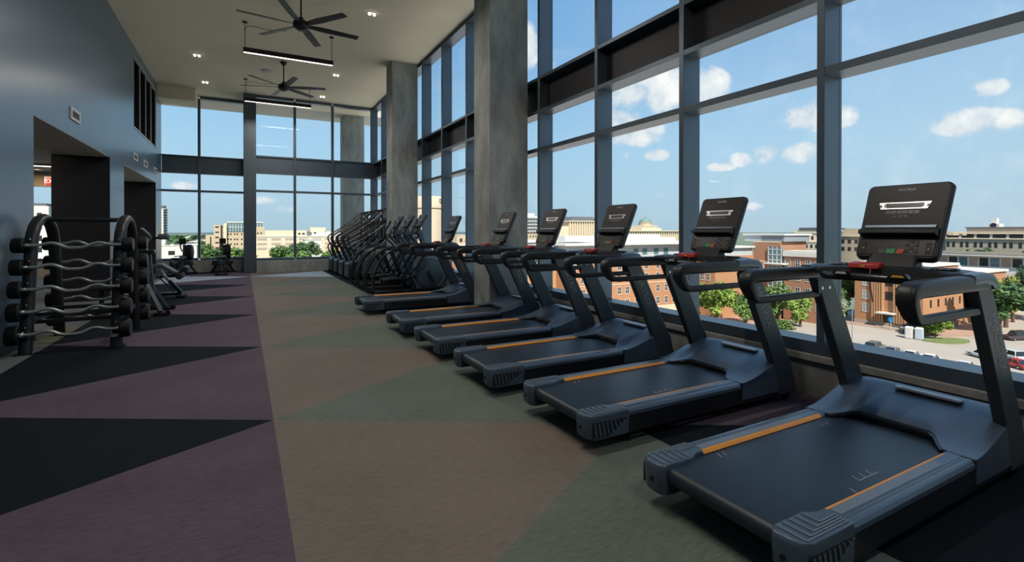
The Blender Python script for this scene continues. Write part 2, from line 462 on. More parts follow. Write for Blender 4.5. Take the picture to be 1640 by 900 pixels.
# clerestory in the left wall
cw = struct('window_3')
for a, b, c, d in ((CL[0], CL[1], CL[2], CL[2] + .05), (CL[0], CL[1], CL[3] - .05, CL[3])):
    mk('window_frame', MB().box(XL - .04, XL + .008, a, b, c if c > 5 else c + .015, d if c < 5 else d - .02), M['vent'], cw)
nb = 4; bw = (CL[1] - CL[0]) / nb
for i in range(nb + 1):
    y = CL[0] + bw * i
    mk('window_frame', MB().box(XL - .02, XL + .006, y - (.0 if i == 0 else .012), y + (.012 if i < nb else .0), CL[2] + .05, CL[3] - .05), M['vent'], cw)
    if 0 < i < nb: mk('fin', MB().box(XL - .55, XL - .02, y - .012, y + .05, CL[2], CL[3]), M['span'], cw)
for i in range(nb):
    y = CL[0] + bw * i
    mk('glass_pane', MB().box(XL - .50, XL - .49, y + .05, y + bw - .012, CL[2] + .05, CL[3] - .05), M['glass'], cw)
mk('fin', MB().box(XL - .55, XL - .02, CL[1] - .05, CL[1], CL[2], CL[3]), M['span'], cw)
mk('back_panel', MB().box(XL - .62, XL - .56, CL[0], CL[1], CL[2], CL[3]), M['span'], cw)

# side room behind the openings
w = MB()
w.box(XL - 6.6, XL - 6.5, YB, YL, 0, 3.6)
struct('wall_side_room', w, M['wall'])
struct('ceiling_side_room', MB().box(XL - 6.6, XL - TW, YB - .2, YL + .25, 3.30, 3.5), M['soft'])
w = MB(); w.box(XL - 6.6, XL - TW, YL, YL + .2, 0, .55); w.box(XL - 6.6, XL - TW, YL, YL + .2, 2.84, 3.3)
struct('wall_side_far', w, M['soft'])
wn = struct('window_4')
for i in range(4):
    x = XL - TW - .03 - i * 1.85
    mk('mullion', MB().box(x - .03, x + .03, YL + .02, YL + .16, .55, 2.84), M['frame'], wn)
    if i < 3: mk('glass_pane', MB().box(x - 1.82, x - .03, YL + .08, YL + .09, .55, 2.84), M['glass'], wn)
mk('sill', MB().box(XL - 6.5, XL - TW, YL - .03, YL + .02, .53, .58), M['frame'], wn)
# wall behind the camera
struct('wall_back', MB().box(XL - 6.6, XG + .1, YB - .2, YB, 0, ZC), M['wall'])

# right glazed wall
struct('wall_right', MB().box(XF + .02, XG + .25, YB, YR + .25, -.3, .36), M['conc2'], bevel=.012)
wr = struct('window_1')
Y0, SP = 2.446, 1.553
ys = [Y0 + SP * k for k in range(-5, 11)]
ys = [y for y in ys if YB < y < YR - .3]
RAILS = [(.372, .478), (2.80, 2.868), (3.452, 3.51), (4.02, 4.07), (6.12, 6.20)]
GAPS = [(.478, 2.80), (2.868, 3.452), (3.51, 4.02), (4.07, 6.12)]
me_m = MB().box(XF, XG + .05, 0, MW, .478, 6.12).mesh('mullion', False)
for y in ys:
    o = mk('mullion', me_m, M['frame'], wr, bevel=.004); o.location.y = y
edges = [YB] + ys + [YR + .02]
for i in range(len(edges) - 1):
    a = edges[i] + (MW if i else 0); b = edges[i + 1]
    for z0, z1 in RAILS:
        pad = MW if z0 in (.372, 6.12) else 0
        mk('transom', MB().box(XF + (.0 if pad else .004), XG + .05, a - (pad if i else 0), b, z0, z1), M['frame'], wr)
    for j, (z0, z1) in enumerate(GAPS):
        if j == 2: mk('spandrel_panel', MB().box(XG - .05, XG + .03, a, b, z0, z1), M['span'], wr)
        else: mk('glass_pane', MB().box(XG, XG + .012, a, b, z0, z1), M['glass'], wr)
# ledge in front of the glass
struct('trim_3', MB().box(XF - .02, XF + .14, YB, YR, .30, .368), M['conc2'], bevel=.01)

# far glazed wall, in two planes with a broad post between
wf = struct('window_2')
LV = [(.42, .50), (2.82, 2.89), (3.46, 3.52), (4.04, 4.09), (6.10, 6.20)]
LG = [(.50, 2.82), (2.89, 3.46), (3.52, 4.04), (4.09, 6.10)]
def far_bays(xs, y, x0, x1):
    ed = [x0] + xs + [x1]
    for x in xs: mk('mullion', MB().box(x, x + .08, y, y + .2, .50, 6.10), M['frame'], wf, bevel=.004)
    for i in range(len(ed) - 1):
        a = ed[i] + (.08 if i else 0); b = ed[i + 1]
        for z0, z1 in LV: mk('transom', MB().box(a, b, y + .003, y + .2, z0, z1), M['frame'], wf)
        for j, (z0, z1) in enumerate(LG):
            if j == 2: mk('spandrel_panel', MB().box(a, b, y + .06, y + .16, z0, z1), M['frame'], wf)
            else: mk('glass_pane', MB().box(a, b, y + .12, y + .13, z0, z1), M['glass'], wf)
far_bays([1.59, 2.88], YR, .39, XF - .06)
far_bays([-1.41], YL, XL, 0)
mk('post', MB().box(0, .39, YR - .02, YL + .2, 0, ZC), M['frame'], wf, bevel=.006)
mk('corner_post', MB().box(XF - .06, XF + .18, YR, YR + .2, .36, ZC), M['frame'], wf)
struct('wall_far', MB().box(.39, XF + .02, YR - .12, YR + .22, 0, .42), M['conc'], bevel=.01)
struct('wall_far_left', MB().box(XL, 0, YL - .06, YL + .22, 0, .42), M['conc'], bevel=.01)

# concrete columns
def column(nm, x0, x1, y0, y1, z0, z1):
    return struct(nm, MB().box(x0, x1, y0, y1, z0, z1), M['conc'], bevel=.012)
column('column_1', 3.63, 4.375, 7.45, 8.09, 0, ZC)
column('column_2', 3.63, 4.375, 13.65, 14.25, 0, ZC)
column('column_3', 3.58, 4.43, 21.0, 21.7, -20.4, ZC)

# wall vents
def vent(y0, y1, z0, z1, label):
    t = thing('wall_vent', label, 'vent', (XL, (y0 + y1) / 2, z0), 0, 'supply vents on the blue grey wall')
    w_ = (y1 - y0) / 2; h = z1 - z0
    f = MB(); b = .042
    f.box(0, .02, -w_, w_, 0, b); f.box(0, .02, -w_, w_, h - b, h); f.box(0, .02, -w_, -w_ + b * 1.6, b, h - b); f.box(0, .02, w_ - b * 1.6, w_, b, h - b)
    mk('frame', f, M['vent'], t)
    mk('backing', MB().box(.001, .004, -w_ + b, w_ - b, b, h - b), M['ventd'], t)
    n = 5
    for i in range(n):
        z = b + (h - 2 * b) * (i + .5) / n
        mk('slat', MB().bar((.010, -w_ + b, z), (.010, w_ - b, z), .016, .006, up=(.5, 0, 1)), M['ventd'] if i % 2 else M['vent'], t)
vent(10.41, 10.94, 3.27, 3.47, 'large white wall vent above the first opening, nearest of four')
vent(15.58, 16.14, 3.27, 3.46, 'small white wall vent, first of three above the second opening')
vent(17.04, 17.66, 3.27, 3.46, 'small white wall vent, middle of three above the second opening')
vent(18.79, 19.41, 3.27, 3.46, 'small white wall vent, nearest the far window corner')

# exit sign in the side room
t = thing('exit_sign', 'red exit sign hanging from the side room ceiling', 'sign', (-4.72, 18.4, 2.63))
mk('housing', MB().box(-.17, .17, -.02, .02, .10, .34), M['vent'], t)
mk('face', MB().box(-.16, .16, -.024, -.02, .11, .33), mat('exit_red', (.5, .03, .02), .5, emit=((1, .1, .06), .05)), t)
lt = mk('lettering', text_mesh('EXIT', .17), M['white'], t); lt.location = (0, -.026, .22); lt.rotation_euler = (R(90), 0, 0)
mk('hanger', MB().tube([(0, 0, .34), (0, 0, .668)], .012), M['vent'], t)
# side room ceiling lamps
def side_lamp(x, y, L_, label, watts, warm):
    t = thing('ceiling_strip_lamp' if L_ > .3 else 'downlight', label, 'ceiling light', (x, y, 3.30), 0, 'ceiling lamps of the side room')
    if L_ > .3:
        mk('housing', MB().box(-L_ / 2, L_ / 2, -.07, .07, -.06, 0), M['vent'], t, bevel=.006)
        mk('diffuser', MB().box(-L_ / 2 + .02, L_ / 2 - .02, -.055, .055, -.072, -.06), M['lamp'], t)
    else:
        mk('trim_ring', MB().lathe([(.11, 0), (.11, -.012), (.085, -.016), (.08, 0)], n=20), M['vent'], t)
        mk('lens', MB().lathe([(.08, -.004), (.02, -.006)], n=20), mat('warm_lens', (.9, .7, .4), .5, emit=((1, .62, .28), 4)), t)
    la = bpy.data.lights.new('side_light', 'AREA'); la.shape = 'RECTANGLE'; la.size = max(L_, .15); la.size_y = .12; la.energy = watts; la.color = warm
    lo = bpy.data.objects.new('side_light', la); col.objects.link(lo); lo.parent = t; lo.location = (0, 0, -.08)
side_lamp(-5.0, 18.1, 1.4, 'white strip lamp on the side room ceiling, seen through the first opening', 14, (1, .9, .78))
side_lamp(-5.0, 12.0, 1.4, 'unseen strip lamp added on the side room ceiling to warm the first opening', 25, (1, .86, .7))  # out of view, added to warm the soffits of the openings
side_lamp(-5.4, 19.7, .2, 'small warm downlight on the side room ceiling', 8, (1, .62, .3))

# ceiling fans
def fan(x, y, a0, label):
    t = thing('ceiling_fan', label, 'ceiling fan', (x, y, 5.45), 0, 'ceiling fans over the gym floor')
    mk('canopy', MB().lathe([(.09, .75), (.085, .72), (.045, .66), (.02, .645)], n=20), M['fan'], t)
    mk('downrod', MB().tube([(0, 0, .16), (0, 0, .67)], .016, 10), M['fan'], t)
    mk('motor', MB().lathe([(.02, .20), (.045, .19), (.05, .14), (.10, .125), (.145, .10), (.15, .02), (.13, -.02), (.08, -.04), (.075, -.055), (.02, -.06)], n=28), M['fan'], t)
    mk('light_ring', MB().lathe([(.055, -.058), (.05, -.066), (.01, -.066)], n=20), M['ventd'], t)
    bm_ = MB()
    sec = []
    for i in range(7):
        q = i / 6; r = .15 + .97 * q; wd = .045 + .035 * min(1, q * 4) - .010 * q; tw = -R(16 - 7 * q)
        ring = []
        for s_, tt in ((-1, -.004), (0, -.007), (1, -.004), (1, .004), (0, .007), (-1, .004)):
            ring.append((r, s_ * wd * math.cos(tw) - tt * math.sin(tw), .045 + s_ * wd * math.sin(tw) + tt))
        sec.append(ring)
    bm_.rings(sec)
    me = bm_.mesh('blade')
    for k in range(6):
        b = mk('blade', me, M['fan'], t); b.rotation_euler.z = R(a0 + 60 * k)
fan(1.0, 10.5, 7, 'dark six-blade ceiling fan nearer the camera, above the longer-looking pendant')
fan(1.0, 15.25, 41, 'dark six-blade ceiling fan farther away, between the two linear pendants')

# linear pendant lamps
def pendant(x0, x1, y, label, watts):
    t = thing('pendant_lamp', label, 'lamp', ((x0 + x1) / 2, y, 5.5), 0, 'linear pendant lamps under the ceiling')
    w_ = (x1 - x0) / 2
    mk('housing', MB().box(-w_, w_, -.04, .04, .012, .12), M['fan'], t, bevel=.004)
    mk('diffuser', MB().box(-w_ + .01, w_ - .01, -.030, .030, .006, .014), M['lamp'], t)
    for s_ in (-1, 1):
        xx = s_ * (w_ - .035)
        mk('stem', MB().tube([(xx, 0, .12), (xx, 0, .69)], .007, 8), M['fan'], t)
        mk('canopy', MB().lathe([(.055, .70), (.055, .68), (.02, .67)], (xx, 0, 0), n=16), M['fan'], t)
    cord = smooth_path([(-w_ + .035, 0, .50), (-w_ + .06, .01, .60), (-w_ + .18, .03, .645), (-w_ + .5, .06, .62), (-w_ + .9, .1, .695)], 2)
    mk('power_cord', MB().tube(cord, .006, 6), M['fan'], t)
    la = bpy.data.lights.new('pendant_light', 'AREA'); la.shape = 'RECTANGLE'; la.size = 2 * w_ - .04; la.size_y = .06
    la.energy = watts; la.color = (1, .93, .84); la.spread = R(170)
    lo = bpy.data.objects.new('pendant_light', la); col.objects.link(lo); lo.parent = t; lo.location = (0, 0, -.004)
    return t
PW = 48
pendant(0.0, 1.94, 12.74, 'black linear pendant with glowing underside, nearer and larger of the two', PW)
pendant(.03, 1.97, 17.5, 'black linear pendant with glowing underside, farther one near the far windows', PW)
pendant(0.0, 1.94, 7.98, 'unseen black linear pendant added for light, over the middle of the treadmill row', PW)  # this and the next two are unseen, continuing the row to light the room
pendant(0.0, 1.94, 3.22, 'unseen black linear pendant added for light, over the nearest treadmills', PW)
pendant(0.0, 1.94, -1.54, 'unseen black linear pendant added for light, behind the camera', PW)

# small ceiling fittings
for i, (x, y, lb) in enumerate([(2.46, 10.88, 'small twin spot on the ceiling, right of the nearer fan'), (2.47, 15.67, 'small twin spot on the ceiling, right of the farther fan'),
                 (2.44, 18.4, 'small twin spot on the ceiling, closest to the far windows on the right'), (-1.09, 15.69, 'small twin spot on the ceiling, left near the clerestory'),
                 (-1.06, 18.4, 'small twin spot on the ceiling, left by the dropped bulkhead')]):
    t = thing('ceiling_spot', lb, 'ceiling light', (x, y, ZC - .06), 0, 'twin spots on the ceiling')
    mk('plate', MB().box(-.09, .09, -.04, .04, .045, .06), M['ceil'], t)
    for s_ in (-1, 1): mk('lamp_head', MB().lathe([(.02, .045), (.03, .03), (.03, 0), (.02, -.005)], (s_ * .05, 0, 0), n=12), M['lamp'], t)
t = tag(mk('ceiling_speaker', MB().lathe([(.16, ZC), (.16, ZC - .02), (.13, ZC - .035), (.02, ZC - .04)], (.62, 16.3, 0), n=24), M['vent']), 'round white speaker disc on the ceiling behind the farther fan', 'speaker')
# ------------------------------------------------------------------ treadmills
def console_parts(parent, T, rich=True):
    """console in its own frame: a = across (to the user's right), b = up the face, c = out of the face"""
    def B(): m_ = MB(); m_.T = T; return m_
    w0, w1, h = .219, .227, .515
    def face(k, r=.036):
        pts = []
        for (cx, cy, a0, a1) in ((w1 - r, h - r, 80, 0), (w0 - r, r, 0, -85), (-w0 + r, r, -95, -180), (-w1 + r, h - r, 180, 100)):
            pts += [(x * k, (y - h / 2) * k + h / 2) for x, y in arc(cx, cy, r, a0, a1, 5)]
        return pts[::-1]
    con = mk('console', B().prism(face(1), 'z', -.055, -.004), M['black'], parent, bevel=.012, seg=3)
    mk('face_panel', B().prism(face(.955, .032), 'z', -.006, 0), M['screen'], con)
    mk('rim', B().prism(face(1.012), 'z', -.040, -.028), M['shell'], con)
    # lower key panel, tray and brow
    mk('key_panel', B().prism([(-.195, .025), (.195, .025), (.198, .135), (-.198, .135)], 'z', 0, .004), M['screen2'], con)
    tr = B(); tr.prism([(.150, 0), (.150, .050), (.175, .052), (.205, .012), (.205, 0)], 'x', -.205, .205)
    mk('tray', tr, M['black'], con, bevel=.004)
    mk('tray_wall', B().prism([(.206, 0), (.206, .012), (.222, .010), (.222, 0)], 'x', -.19, .19), M['shell'], con)
    d = B(); d.prism([(-.125, .335), (.125, .335), (.140, .382), (-.140, .382)], 'z', 0, .003)
    mk('display_frame', d, M['silver'], con)
    mk('display_window', B().prism([(-.094, .343), (.098, .343), (.104, .374), (-.100, .374)], 'z', .003, .0042), M['screen2'], con)
    if rich:
        for s_ in (-1, 1):
            mk('display_notch', B().prism([(s_ * .118, .350), (s_ * .135, .350), (s_ * .139, .365), (s_ * .122, .365)], 'z', .003, .004), M['screen2'], con)
            mk('display_mark', B().box(s_ * .100 - .008, s_ * .100 + .008, .348, .370, .003, .0038), M['vent'], con)
        for i in range(6):
            x = -.078 + i * .0305
            mk('key_frame', B().prism(rrect(x - .013, x + .013, .303, .323, .004, 2), 'z', 0, .002), M['grey'], con)
            mk('key', B().prism(rrect(x - .010, x + .010, .306, .320, .003, 2), 'z', .002, .003), M['screen2'], con)
        for i in range(3):
            x = -.04 + i * .0305
            mk('key', B().prism(rrect(x - .009, x + .009, .280, .292, .003, 2), 'z', 0, .0015), M['screen2'], con)
        for i in range(3):
            for j in range(4):
                mk('key', B().prism(rrect(.055 + i * .024, .073 + i * .024, .038 + j * .022, .053 + j * .022, .003, 2), 'z', .004, .006), M['ventd'] if (i + j) % 2 else M['screen'], con)
        for s_ in (-1, 1):
            for j in range(3): mk('key', B().prism(rrect(s_ * .172 - .014, s_ * .172 + .014, .036 + j * .026, .056 + j * .026, .004, 2), 'z', .004, .006), M['screen'], con)
            mk('key_mark', B().prism([(s_ * .172 - .006, .064), (s_ * .172 + .006, .064), (s_ * .172, .074)], 'z', .006, .0066), M['yellow'], con)
    mk('pause_button', B().prism(rrect(-.083, -.050, .032, .060, .004, 2), 'z', .004, .007), M['ventd'], con)
    mk('go_button', B().prism([(-.044, .032), (.004, .032), (.010, .062), (-.042, .062)], 'z', .004, .008), M['green'], con)
    mk('stop_button', B().prism([(.010, .032), (.046, .032), (.056, .062), (.017, .062)], 'z', .004, .008), M['redb'], con)
    lt = mk('lettering', text_mesh('MATRIX', .026), M['vent'], con)
    lt.matrix_local = T @ Matrix.Translation((0, .468, .002))
    return con

def make_treadmill(label):
    t = thing('treadmill', label, 'treadmill', (0, 0, 0), 0, 'row of treadmills facing the windows')
    # belt and deck
    prof = [(1.95, .232)] + [(x, .232) for x in (1.2, .5)] + arc(.085, .187, .045, 90, 270, 8) + [(.5, .142), (1.95, .142)]
    bl = mk('running_belt', MB().prism(prof, 'y', -.305, .305), M['belt'], t, ang=50)
    for (x, y, a) in ((.78, -.235, 1), (.84, -.235, 1), (.90, -.235, 1), (1.32, .22, 1), (1.37, .22, 1), (.40, .255, 1), (.44, .255, 1), (.64, -.295, 0)):
        m_ = MB(); m_.bar((x, y - .012, .2325), (x + .018, y + .030, .2325), .006, .001)
        if a and y < 0: m_.bar((x - .004, y - .012, .2325), (x + .056, y - .012, .2325), .006, .001)
        mk('belt_mark', m_, M['grey'], bl)
    mk('deck', MB().box(.16, 1.92, -.30, .30, .15, .225), M['skirt'], t)
    mk('cross_frame', MB().box(.30, .40, -.36, .36, .06, .13).box(1.30, 1.40, -.36, .36, .06, .13).box(1.95, 2.08, -.36, .36, .05, .14), M['skirt'], t)
    for s_ in (1, -1):
        # side skirt (black lower rail)
        m_ = MB(); m_.prism([(.10, .085), (2.10, .075), (2.17, .10), (2.17, .20), (1.5, .21), (.10, .215)], 'y', s_ * .36, s_ * .437)
        mk('side_skirt', m_, M['skirt'], t, bevel=.006)
        # top rail with stepped profile
        sec = [(.445, .205), (.445, .228), (.436, .243), (.425, .2475), (.410, .2475), (.408, .2450), (.404, .2450), (.402, .2480), (.396, .2480), (.394, .2455), (.390, .2455), (.388, .2485), (.350, .2495), (.322, .2490), (.312, .236), (.312, .205)]
        m_ = MB(); m_.rings([[(x, s_ * y, z) for y, z in sec] for x in (.335, 1.505)])
        rail = mk('side_rail', m_, M['shell'], t, ang=30)
        m_ = MB(); m_.box(.36, 1.30, min(s_ * .335, s_ * .383), max(s_ * .335, s_ * .383), .2485, .2505)
        mk('tread_pad', m_, M['shell2'], rail)
        # orange strip on the inner edge
        m_ = MB(); m_.prism([(s_ * .3225, .2500), (s_ * .329, .2515), (s_ * .334, .2500), (s_ * .3105, .2330), (s_ * .3085, .2350)], 'x', .345, 1.455)
        mk('orange_strip', m_, M['orange'], rail)
        # end cap
        pl = [(.0, .385), (.0, .315)] + [(.03, .287), (.235, .287), (.262, .305), (.30, .318), (.345, .318), (.345, .445), (.06, .445), (.02, .425)]
        pl = [(x, s_ * y) for x, y in pl]
        m_ = MB()
        def lay(z, k, dx): return [(min(.345, x + (dx if x < .05 else 0)), s_ * .38 + (y - s_ * .38) * k, z) for x, y in pl]
        m_.rings([lay(.085, .90, .03), lay(.11, .98, .006), lay(.225, 1, 0), lay(.243, .985, .004), lay(.2515, .95, .014)])
        cap = mk('end_cap', m_, M['shell'], t, bevel=.004)
        for i in range(5):
            x = .040 + i * .044; yy = s_ * (.425 - i * .013)
            r_ = MB()
            r_.bar((x, s_ * .300, .2535), (x + .004, yy, .2535), .007, .005); r_.bar((x + .004, yy, .2535), (.335, yy, .2535), .006, .004)
            mk('rib', r_, M['shell2'], cap)
        mk('bolt_hole', MB().lathe([(.012, -.003), (.012, .006)], (0, s_ * .355, .165), 'x', 12), M['blackgl'], cap)
        p_ = MB(); p_.prism([(.035, .105), (.17, .105), (.33, .20), (.035, .205)], 'y', s_ * .4445, s_ * .448)
        pan = mk('vent_panel', p_, M['skirt'], cap)
        for i in range(9):
            x = .05 + i * .034
            top = .198; bot = .112 if x < .18 else .112 + (x - .18) * .55
            f_ = MB(); f_.bar((x + .018, s_ * .449, bot), (x, s_ * .449, top), .004, .014 if i < 6 else .005, up=(1, 0, 0))
            mk('vent_fin', f_, M['shell'] if i < 6 else M['shell2'], cap)
        # levelling foot and transport wheel
        mk('foot', MB().lathe([(.012, .12), (.012, .03), (.03, .022), (.034, 0)], (.40, s_ * .35, 0), n=14), M['blackgl'], t)
        mk('wheel', MB().lathe([(.015, -.022), (.04, -.020), (.048, -.010), (.048, .010), (.04, .020), (.015, .022)], (2.16, s_ * .38, .048), 'y', 20), M['blackgl'], t)
        mk('wheel_bracket', MB().box(2.0, 2.16, min(s_ * .33, s_ * .36), max(s_ * .33, s_ * .36), .03, .12), M['skirt'], t)
        # upright
        rear = [(1.985, .075), (1.90, .37), (1.565, 1.05), (1.50, 1.18)]
        front = [(1.68, 1.18), (1.765, 1.05), (2.125, .37), (2.235, .10), (2.20, .075)]
        m_ = MB(); m_.prism(rear + front, 'y', s_ * .385, s_ * .4455)
        up = mk('upright', m_, M['up'], t, bevel=.010, seg=2)
        lt = mk('lettering', text_mesh('MATRIX', .105), M['grey'], up)
        d = Vector((.335, 0, -.68)).normalized()
        nrm = Vector((0, s_, 0)); upv = nrm.cross(d)
        Mx = Matrix((d, upv, nrm)).transposed().to_4x4()
        lt.matrix_local = Matrix.Translation((1.775, s_ * .4462, .83)) @ Mx
        mk('bracket', MB().prism([(1.545, 1.03), (1.725, 1.03), (1.70, 1.12), (1.53, 1.12)], 'y', s_ * .380, s_ * .3855), M['up'], up)
        for x in (1.585, 1.67): mk('screw', MB().lathe([(.004, -.002), (.011, 0), (.011, .003), (.004, .005)], (x, s_ * .3785, 1.065), 'y', 10), M['chrome'], up)
        # hand rail loop
        pth = [(1.62, 1.172), (1.3, 1.174), (1.0, 1.174), (.905, 1.173), (.846, 1.160), (.846, 1.118), (.886, 1.056), (.925, 1.026), (1.00, 1.021), (1.3, 1.022), (1.62, 1.022)]
        wd = [(.085, .082)] * 3 + [(.086, .080), (.086, .074), (.080, .070), (.066, .058), (.054, .048), (.048, .044), (.046, .042), (.046, .042)]
        P = []
        W = []
        for i, (a, b) in enumerate(zip(pth, pth[1:])):
            for q in (0, .5):
                P.append((a[0] * (1 - q) + b[0] * q, s_ * .415, a[1] * (1 - q) + b[1] * q)); W.append(tuple(wd[i][k] * (1 - q) + wd[i + 1][k] * q for k in (0, 1)))
        P.append((pth[-1][0], s_ * .415, pth[-1][1])); W.append(wd[-1])
        mk('hand_rail', MB().sweep(P, W, n=20, e=.42), M['black'], t, ang=60)
    # motor hood
    NX, NY = 12, 25
    m_ = MB(); rows = []
    for j in range(NY):
        y = -.445 + .89 * j / (NY - 1); a = abs(y)
        q = min(1, max(0, (.315 - a) / .13)); q = q * q * (3 - 2 * q)
        xs = 1.512 + .155 * q
        z0 = .250 + .030 * q
        sh = max(0, (a - .30) / .145)
        ztop = .405 - .035 * sh * sh
        row = []
        for i in range(NX):
            s_ = i / (NX - 1); x = xs + (2.10 - xs) * s_
            e = s_ * s_ * (3 - 2 * s_) if q < .5 else (s_ ** .75) * (1 - .12 * s_ * (1 - s_))
            z = z0 + (ztop - z0) * min(1, e * 1.02)
            if .33 < a < .40: z += .006 * math.sin(math.pi * s_)
            row.append((x, y, z))
        row += [(2.155, y * .99, ztop - .03), (2.185, y * .98, .26), (2.19, y * .97, .12)]
        rows.append([(row[0][0] + .004, y, row[0][2] - .045 if a < .31 else .12)] + row)
    m_.rings([[p for p in r] for r in rows], closed=False, caps=False)
    # side walls of the hood
    for r in (rows[0], rows[-1]):
        n = len(r); yy = r[0][1]
        m_.add([p for p in r] + [(p[0], yy, .115) for p in r], [(i, i + 1, n + i + 1, n + i) for i in range(n - 1)])
    hood = mk('motor_hood', m_, M['shell'], t, ang=55)
    g = MB()
    for s_ in (-1, 1): g.box(1.500, 1.513, s_ * .379 - .067, s_ * .379 + .067, .20, .2465)
    mk('hood_seam', g, M['blackgl'], hood)
    # dark lip under the hood mouth
    lp = []
    for j in range(NY):
        y, x, z = rows[j][1][1], rows[j][1][0], rows[j][1][2]
        if abs(y) < .315: lp.append((x - .012, y, z - .022))
    mk('hood_lip', MB().sweep(lp, (.034, .022), side=(0, 0, 1), n=8), M['blackgl'], hood)
    mk('hood_glint_bar', MB().box(1.985, 2.045, -.21, .14, .392, .4095), M['white'], hood, bevel=.006)  # white colour stands in for the sky reflected on this bar
    # dash between the uprights
    d = MB(); out = []
    for j in range(17):
        y = -.452 + .904 * j / 16; a = abs(y) / .452
        x0 = 1.50 - .03 * (1 - a * a); x1 = 1.73 + .03 * (1 - a ** 4); z1 = 1.218 + .018 * (1 - a * a) - .02 * max(0, a - .85) / .15; z0 = 1.165 + .015 * (1 - a * a)
        out.append([(x0, y, z0 + .006), (x0 + .008, y, z1 - .012), (x0 + .04, y, z1), (x1 - .03, y, z1 + .004), (x1, y, z1 - .02), (x1 - .01, y, z0), (x0 + .02, y, z0)])
    d.rings(out)
    dash = mk('dash', d, M['black'], t, ang=50)
    for s_ in (-1, 1):
        m_ = MB(); m_.lathe([(.055, 1.236), (.062, 1.240), (.066, 1.234), (.066, 1.222), (.048, 1.222), (.048, 1.234)], (1.615, s_ * .275, 0), n=24)
        mk('cup_holder', m_, M['blackgl'], dash)
        mk('dash_end_cap', MB().sweep([(1.46, s_ * .418, 1.19), (1.60, s_ * .418, 1.196), (1.70, s_ * .418, 1.186), (1.745, s_ * .418, 1.15)], [(.082, .066), (.084, .072), (.082, .070), (.078, .05)], n=12), M['shell'], dash)
    es = MB(); es.prism([(1.445, 1.222), (1.455, 1.252), (1.52, 1.262), (1.53, 1.235), (1.50, 1.222)], 'y', -.015, .155)
    st = mk('emergency_stop', es, M['red'], dash, bevel=.006)
    mk('stop_mark', MB().box(1.447, 1.4495, .055, .085, 1.232, 1.244), M['yellow'], st)
    # pulse grip bar
    gb = smooth_path([(1.53, -.33, 1.17), (1.45, -.30, 1.165), (1.405, -.20, 1.17), (1.395, 0, 1.175), (1.405, .20, 1.17), (1.45, .30, 1.165), (1.53, .33, 1.17)], 2)
    grip = mk('grip_bar', MB().tube(gb, .024, 12), M['tubeblk'], t)
    for s_ in (-1, 1):
        sp = MB(); sp.prism([(-.05, 0), (.05, 0), (.03, .022), (-.03, .022)], 'x', -.03, .03)
        sp2 = MB(); sp2.T = Matrix.Translation((1.392, s_ * .15, 1.182)); sp2.prism([(-.055, 0), (.055, 0), (.032, .026), (-.032, .026)], 'x', -.026, .02)
        mk('grip_pad', sp2, M['blackgl'], grip)
        sp3 = MB(); sp3.T = Matrix.Translation((1.387, s_ * .15, 1.186)); sp3.prism([(-.034, .002), (.034, .002), (.024, .0155), (-.024, .0155)], 'x', -.024, -.0215)
        mk('sensor_plate', sp3, M['yellow'] if s_ < 0 else M['vent'], grip)
    mk('safety_cord', MB().tube(smooth_path([(1.44, .02, 1.225), (1.40, .01, 1.15), (1.41, .0, 1.08), (1.42, .0, 1.03)], 2), .003, 6), M['red'], dash)
    # mast and console
    mk('console_mast', MB().rings([[(1.57, -.14, 1.215), (1.70, -.14, 1.215), (1.70, .14, 1.215), (1.57, .14, 1.215)], [(1.625, -.13, 1.27), (1.715, -.13, 1.27), (1.715, .13, 1.27), (1.625, .13, 1.27)], [(1.685, -.12, 1.33), (1.745, -.12, 1.33), (1.745, .12, 1.33), (1.685, .12, 1.33)]]), M['black'], t, bevel=.012)
    b = Vector((.19, 0, .45)).normalized(); a = Vector((0, -1, 0)); c = a.cross(b)
    Tm = Matrix((a, b, c)).transposed().to_4x4(); Tm.translation = Vector((1.655, 0, 1.280))
    con = console_parts(t, Tm)
    return t

TREADS = [(1.86, 1.545, 0, 'black treadmill with orange side strips, nearest the camera'),
          (1.94, 2.985, 0, 'black treadmill with orange side strips, second from the camera'),
          (1.86, 4.265, 0, 'black treadmill with a red sticker on its upright, third from the camera'),
          (1.86, 5.585, 0, 'black treadmill with orange side strips, fourth from the camera'),
          (1.85, 6.925, 0, 'black treadmill in front of the concrete column, fifth from the camera'),
          (1.80, 9.02, 0, 'black treadmill just past the concrete column, beside the ellipticals')]
tread0 = make_treadmill(TREADS[0][3])
for i, (x, y, rz, lb) in enumerate(TREADS):
    o = tread0 if i == 0 else copy_tree(tread0)
    o.location = (x, y, 0); o.rotation_euler.z = rz; o['label'] = lb
    if i == 2:
        s_ = MB(); s_.prism([(1.585, .93), (1.645, .93), (1.625, 1.0), (1.61, 1.015), (1.59, .99)], 'y', .3835, .385)
        mk('sticker', s_, M['red'], o, label='red sticker on the far upright')
